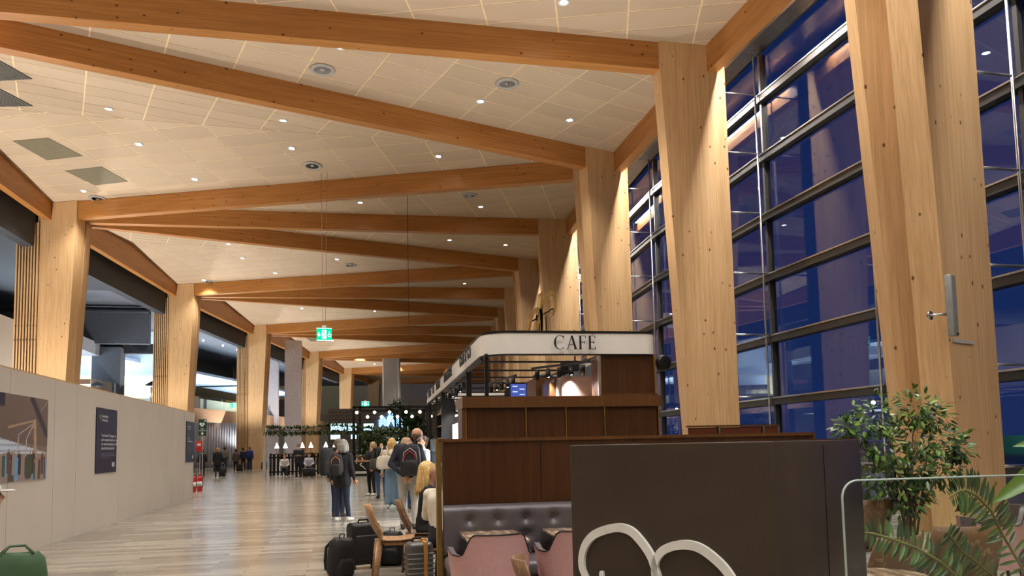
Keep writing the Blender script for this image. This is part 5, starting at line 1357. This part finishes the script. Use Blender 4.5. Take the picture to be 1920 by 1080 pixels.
for x, y, z, r in blobs:
    b0 = Vector((random.uniform(-.05, .05), random.uniform(-.05, .05), random.uniform(.5, .9))); e = Vector((x, y, z))
    md = b0.lerp(e, .5)+Vector((0, 0, .05)); twigs.tube([b0, md, e], [.012, .008, .003], 5)
    for _ in range(int(120*r/.2)):
        v = Vector((random.gauss(0, 1), random.gauss(0, 1), random.gauss(0, 1))).normalized()*r*random.uniform(.35, 1.05); tips.append((e+v, v))
for s in range(4): twigs.tube([(.03*math.cos(s*1.6), .03*math.sin(s*1.6), .3), (.05*math.cos(s*1.6+.6), .05*math.sin(s*1.6+.6), .7), (.12*math.cos(s*1.6+1), .1*math.sin(s*1.6+1), 1.2)], [.016, .013, .008], 6)
twigs.build('stem', 'stem', ft)
lms = [leaf_me(.095, plain('ficus_a', srgb(104, 140, 62), .25, 0, .3, 4), 1.0), leaf_me(.1, plain('ficus_b', srgb(76, 108, 54), .25, 0, .3, 4), 1.05), leaf_me(.085, plain('ficus_highlight', srgb(166, 186, 112), .3, 0, .2, 4), .95), leaf_me(.09, plain('ficus_d', srgb(52, 74, 44), .25, 0, .3, 4), 1.0)]  # leaf colours raised in place of light; the palest stands for highlights
tips.sort(key=lambda q: q[0].y+random.uniform(0, .12))
for i, (p, v) in enumerate(tips[:300]):
    d = v.normalized()+Vector((random.uniform(-.7, .7), random.uniform(-.7, .3), random.uniform(-.9, .2)))
    put('leaf', random.choice(lms), ft, X=orient(p, d, (random.uniform(-.5, .5), random.uniform(-.9, 0), 1), random.uniform(-.5, .5)))
if len(tips) > 300:
    rest_ = MB()
    for p, v in tips[300:]:
        d = v.normalized()+Vector((random.uniform(-.7, .7), random.uniform(-.7, .3), random.uniform(-.9, .2)))
        sz = random.uniform(.07, .1); rest_.add([(q[0]*sz, q[1]*sz, q[2]*sz) for q in leaf_pts], leaf_fs, random.choice((0, 0, 1, 2)), True, orient(p, d, (random.uniform(-.5, .5), random.uniform(-.9, 0), 1)))
    o = rest_.build('leaf_cluster', ['ficus_b', 'ficus_a', 'ficus_d'], ft); o['kind'] = 'stuff'
# fern in a trough behind the glass
fn = thing('fern', 'sword fern with long arching fronds behind the glass screen', 'plant', (2.35, 2.6, 0))
MB().rbox((.25, .0, .36), (1.1, .34, .72), .02).build('trough', plain('trough_dark', srgb(44, 40, 38), .5), fn)
MB().box((.25, 0, .725), (1.0, .26, .02)).build('soil', 'soil', fn)
lf = [leaf_me(1.0, plain('fern_a', srgb(92, 120, 66), .3, 0, .3, 3), .5, 'leaflet'), leaf_me(1.0, plain('fern_b', srgb(58, 84, 52), .3, 0, .3, 3), .5, 'leaflet')]
fronds = [([(2.55, 2.62, .75), (2.54, 2.5, .98), (2.45, 2.5, 1.13), (2.39, 2.48, 1.22), (2.32, 2.47, 1.28), (2.26, 2.46, 1.305), (2.22, 2.45, 1.3), (2.17, 2.44, 1.275)], 30, .08, .5),
          ([(2.42, 2.62, .75), (2.28, 2.5, .9), (2.16, 2.4, .99), (2.08, 2.4, 1.06), (1.99, 2.4, 1.11), (1.91, 2.4, 1.14), (1.82, 2.4, 1.168), (1.78, 2.4, 1.175)], 32, .062, .5),
          ([(2.6, 2.65, .75), (2.51, 2.6, .94), (2.42, 2.6, 1.01), (2.35, 2.6, 1.06), (2.29, 2.58, 1.12), (2.27, 2.57, 1.14)], 22, .052, .5)]
for path, nl, ll, sp in fronds:
    P = [Vector(p)-Vector((2.35, 2.6, 0)) for p in path]
    fr = MB().tube(P, [.005]*(len(P)-1)+[.0015], 6).build('frond', plain('fern_rib', srgb(120, 126, 70), .5), fn)
    m = len(P)-1
    for i in range(nl):
        f = .16+.84*i/nl; q = f*m; a = min(int(q), m-1); p = P[a].lerp(P[a+1], q-a); td = (P[a+1]-P[a]).normalized()
        L = ll*(.45+.75*math.sin(PI*min(1, .12+.84*(1-f)))**.8)*(1 if f < .9 else .6)
        side = Vector((0, -1, 0)).cross(td).normalized()
        for s in (-1, 1):
            d = side*s+td*.25+Vector((0, random.uniform(-.3, .3), random.uniform(-.1, .1)))
            o = put('leaflet', random.choice(lf), fr, X=orient(p, d, (0, -1, .4), random.uniform(-.3, .3)) @ Matrix.Scale(L, 4))
bp = thing('broad_leaf_plant', 'broad bright green leaves leaning in at the picture edge', 'plant', (2.9, 2.3, 0))
MB().lathe([(0, 0), (.14, 0), (.17, .3), (.15, .3), (0, .28)], 20).build('pot', 'pot_grey', bp)
brm = leaf_me(1.0, plain('broad_leaf', srgb(92, 126, 52), .3, 0, .25, 2), .5)
for base, tip, L in (((-.46, -.1, 1.44), (-.79, -.1, 1.27), .34), ((-.24, -.05, 1.5), (-.54, .05, 1.47), .3), ((-.2, 0, 1.3), (-.3, .2, 1.6), .35), ((.1, 0, 1.3), (.4, .1, 1.55), .35)):
    put('leaf', brm, bp, X=orient(base, Vector(tip)-Vector(base), (0, -1, .6)) @ Matrix.Scale(L, 4))
    MB().tube([(0, 0, .28), (base[0]*.4, base[1]*.5, .9), base], [.012, .01, .006], 6).build('stalk', 'leaf', bp)
# far greenery as leaf clouds on stems
def shrub(name, label, loc, blobs, n, size, mats=('leaf', 'leaf_dark')):
    t = thing(name, label, 'plant', loc); mb = MB(); tw = MB()
    for x, y, z, r in blobs:
        tw.tube([(x*.2, y*.2, .1), (x*.6, y*.6, z*.6), (x, y, z)], [.04, .03, .01], 5)
        for _ in range(int(n*r*r)):
            v = Vector((random.gauss(0, 1), random.gauss(0, 1), random.gauss(0, 1))).normalized()*r*random.uniform(.4, 1.05)
            s = size*random.uniform(.7, 1.3)
            mb.add([(q[0]*s*1.3, q[1]*s, q[2]*s) for q in leaf_pts[:8]], [(0, 1, 2, 3, 4, 5, 6, 7)], random.randint(0, 1), False, orient(Vector((x, y, z))+v, v+Vector((random.uniform(-1, 1), random.uniform(-1, 1), random.uniform(-1, .3)))))
    o = mb.build('foliage', list(mats), t); o['kind'] = 'stuff'; tw.build('stem', 'stem', t)
    MB().lathe([(0, 0), (.3, 0), (.36, .5), (.33, .5), (0, .46)], 16).build('pot', 'pot_grey', t)
    return t
shrub('indoor_tree', 'dark leafy tree rising through the black pergola', (3.6, 49.5, 0), [(-.3, 0, 4.1, .55), (.5, 0, 3.6, .6), (1.1, 0, 2.9, .7), (.3, 0, 2.6, .7), (-.8, 0, 2.3, .6), (1.5, 0, 2.2, .6), (-1.4, 0, 2.4, .5)], 900, .26)
shrub('indoor_shrub', 'pale green bushy shrub behind the black pergola counter', (1.55, 46.6, 0), [(-.3, 0, 2.2, .5), (.35, 0, 2.45, .45), (0, 0, 1.6, .6), (.6, 0, 1.7, .45), (-.5, 0, 1.5, .4)], 1100, .2, (plain('shrub_pale', srgb(112, 128, 78), .5, 0, .3, 3), 'leaf'))
shrub('indoor_shrub', 'dark shrub by the windows beyond the café', (9.2, 23.5, 0), [(0, 0, 2.2, .5), (.2, 0, 1.5, .5), (-.2, 0, 1.0, .5)], 300, .14)
# garland
g = thing('leaf_garland', 'long green leaf garland strung across the seating area', 'garland', (0, 44, 0))
gm = MB(); gp = []
for i in range(60):
    f = i/59; x = -4.1+7.7*f; z = 2.66-.06*math.sin(f*9)-.3*f**3; gp.append((x, 0, z))
    for _ in range(34):
        v = Vector((random.uniform(-1, 1), random.uniform(-.8, .8), random.uniform(-1, .8)))*.16; s = .22*random.uniform(.6, 1.3)
        gm.add([(q[0]*s, q[1]*s, q[2]*s) for q in leaf_pts[:8]], [tuple(range(8))], random.randint(0, 1), False, orient(Vector((x, 0, z))+v, v))
o = gm.build('foliage', ['shrub_pale', 'leaf_dark'], g); o['kind'] = 'stuff'; MB().tube(gp, .012, 5).build('wire', 'black_metal', g)
for x in (-4.1, 3.6): MB().tube([(x, 0, 0), (x, 0, 2.75)], .025, 8).build('pole', 'pillar_grey', g)
o = MB().box((0, 0, 1.35), (.22, .1, 2.7)).build('info_totem', 'pillar_grey', None, (-5.0, 52.5, 0)); o.rotation_euler = (0, .05, 0); tag(o, 'slim pale grey totem leaning beside the slatted column', 'totem')

# ------------------------------------------------------------------ seating area with picket fence
fe = thing('picket_fence', 'low black picket fence around the seating area', 'fence', (-4.2, 48, 0))
fm_ = MB().box((0, 0, .66), (.13, .03, 1.24)).mesh('slat', 'black_metal')
for i in range(24): put('slat', fm_, fe, (i*.21, 0, 0))
for z in (.25, 1.1): MB().box((2.4, .03, z), (5.0, .03, .09)).build('rail', 'black_metal', fe)
for x in (0, 2.4, 4.85): MB().box((x, .05, .68), (.1, .08, 1.36)).build('post', 'black_metal', fe)
ct = thing('counter_table', 'long dark counter table behind the picket fence', 'table', (-1.8, 50, 0))
MB().rbox((0, 0, 1.3), (5.2, .6, .05), .01).build('table_top', 'walnut', ct)
for x in (-2.4, -.8, .8, 2.4): MB().box((x, 0, .64), (.08, .45, 1.28)).build('leg', 'black_metal', ct)
shade = MB().lathe([(.15, .0), (.02, .34), (.0, .345)], 18).mesh('shade', emit('shade_glow', (1, .97, .9), 1.5))
stem_ = MB().tube([(0, 0, .0), (0, 0, .36)], .012, 6).lathe([(0, 0), (.08, 0), (.07, .02), (0, .02)], 14).mesh('stand', 'black_metal')
for i, x in enumerate((-4.01, -3.5, -2.48, -1.96, -1.05, -.49, .23)):
    t = thing('table_lamp', 'white cone lamp on the counter table, %s from the slatted column' % ordn[i], 'lamp', (x, 50, 1.325), 0, 'cone table lamps')
    put('stand', stem_, t); put('shade', shade, t, (0, 0, .34))
for x, y, lb in ((-3.25, 45.95, 'black stool under the seated woman in white'), (-1.9, 45.95, 'black stool under the seated man in pale shirt')):
    t = thing('stool', lb, 'stool', (x, y, 0), 0, 'black stools'); MB().rbox((0, -.02, .37), (.42, .4, .05), .02).build('seat', 'black_metal', t)
    for a in (-1, 1):
        for b in (-1, 1): MB().tube([(a*.15, b*.15, .35), (a*.18, b*.18, 0)], .014, 6).build('leg', 'black_metal', t)
# ------------------------------------------------------------------ black pergola bar with bulbs
pg = thing('pergola_bar', 'black steel pergola bar with string lights', 'pergola', (.63, 45, 0))
for x, y in ((0, 0), (.33, .0), (2.6, 0), (4.2, 0), (0, 4), (2.6, 4), (4.4, 4), (6.4, 0)): MB().box((x, y, 1.97), (.12, .12, 3.94)).build('post', 'black_metal', pg)
for y in (0, 4): MB().box((3.2, y, 3.9), (6.6, .12, .12)).build('beam', 'black_metal', pg)
for x in (0, 2.6, 4.2, 6.4): MB().box((x, 2, 3.9), (.1, 4, .1)).build('cross_beam', 'black_metal', pg)
MB().rbox((1.0, -.5, .52), (2.2, .5, 1.04), .01).build('bar_front', plain('bar_black', srgb(20, 20, 22), .35), pg); MB().box((1.0, -.5, 1.06), (2.3, .6, .05)).build('bar_top', 'walnut', pg)
lp = [(.1, .75), (.05, .95), (.2, 1.2), (.42, 1.1), (.4, .85), (.3, .7), (.5, .55), (.62, .4)]
ribbon([(a*.9+.05, b*.9) for a, b in lp], .07, .01, 'script_emblem', 'white_emblem', pg, X=Matrix.Translation((0, -.77, 0)) @ Matrix.Rotation(PI/2, 4, 'X'))
MB().box((.45, -.76, .2), (.8, .01, .14)).build('lettering_strip', 'white_emblem', pg)
bulb = MB().sphere((0, 0, 0), .085, 10, 7).mesh('bulb', emit('bulb_glow', (1, .9, .72), 7))
st_ = []; bx0 = [.15, .75, 1.15, 1.55, 2.0, 2.45, 2.95, 3.3, 3.75, 4.4, 5.1, 5.9]
for i, x in enumerate(bx0):
    z = 3.62-(.28 if i % 2 else 0.02); st_.append((x, -.1, z+.12)); put('bulb', bulb, pg, (x, -.1, z))
MB().tube(st_, .012, 5).build('string', 'black_metal', pg)
# ------------------------------------------------------------------ grey slatted shop front with screens and neon
sh = thing('shop_front', 'grey slatted shop front with glowing blue screens', 'shop', (4.1, 60, 0))
for i in range(13): MB().box((0, 0, 1.0+i*.28+.12), (10.4, .12, .25)).build('board', plain('board_grey', srgb(112, 108, 104), .6), sh)
MB().box((0, .25, 2.3), (10.4, .3, 4.6)).build('back_wall', plain('shop_back', srgb(52, 50, 50), .7), sh); MB().box((0, -.1, .5), (10.4, .5, 1.0)).build('base', 'bar_black', sh)
for i, (x0, x1, z0_, z1_) in enumerate(((-5.0, -3.85, 2.92, 3.46), (-3.7, -3.1, 2.92, 3.46), (-2.55, -1.8, 2.9, 3.44), (-5.0, -4.3, 2.3, 2.62), (-3.5, -3.1, 2.3, 2.62), (-.9, .9, 1.9, 2.4))):
    s_ = MB().box(((x0+x1)/2, -.12, (z0_+z1_)/2), (x1-x0+.05, .05, z1_-z0_+.05)).build('screen', 'black_metal', sh)
    MB().box(((x0+x1)/2, -.15, (z0_+z1_)/2), (x1-x0, .01, z1_-z0_)).build('display', emit('screen_blue', (.42, .78, 1), 2.6), s_)
nm = MB()
for row in range(5):
    for c in range(3):
        x0 = -1.1+c*.62; z0_ = 3.2+row*.17
        hgt = .28+(.22 if c == 1 else 0)
        if row*.17 < hgt+.4: nm.tube([(x0-.3, -.14, z0_-.1), (x0, -.14, z0_+hgt), (x0+.3, -.14, z0_-.1)], .025, 6)
nm.build('neon_chevrons', emit('neon_blue', (.2, .55, 1), 5), sh)
# ------------------------------------------------------------------ outside: low green-lit building and lamps
o = MB().box((0, 0, 0), (3, 26, 2.4)).build('terminal_wing', plain('outside_green', srgb(40, 110, 96), .6), None, (72, 66, .4)); tag(o, 'low green-lit building outside the windows', 'building')
lamp('yard_lamp', 'AREA', (66, 66, 5), 160, (.6, 1, .9), size=6).rotation_euler = (0, -1.0, 0)
t = thing('yard_light', 'small greenish lamp mast outside the windows', 'lamp', (60, 78, -.4)); MB().tube([(0, 0, 0), (0, 0, 6)], .08, 8).build('mast', 'steel_dark', t); MB().sphere((0, 0, 6.1), .22, 10, 8).build('globe', emit('yard_glow', (.7, 1, .85), 20), t)
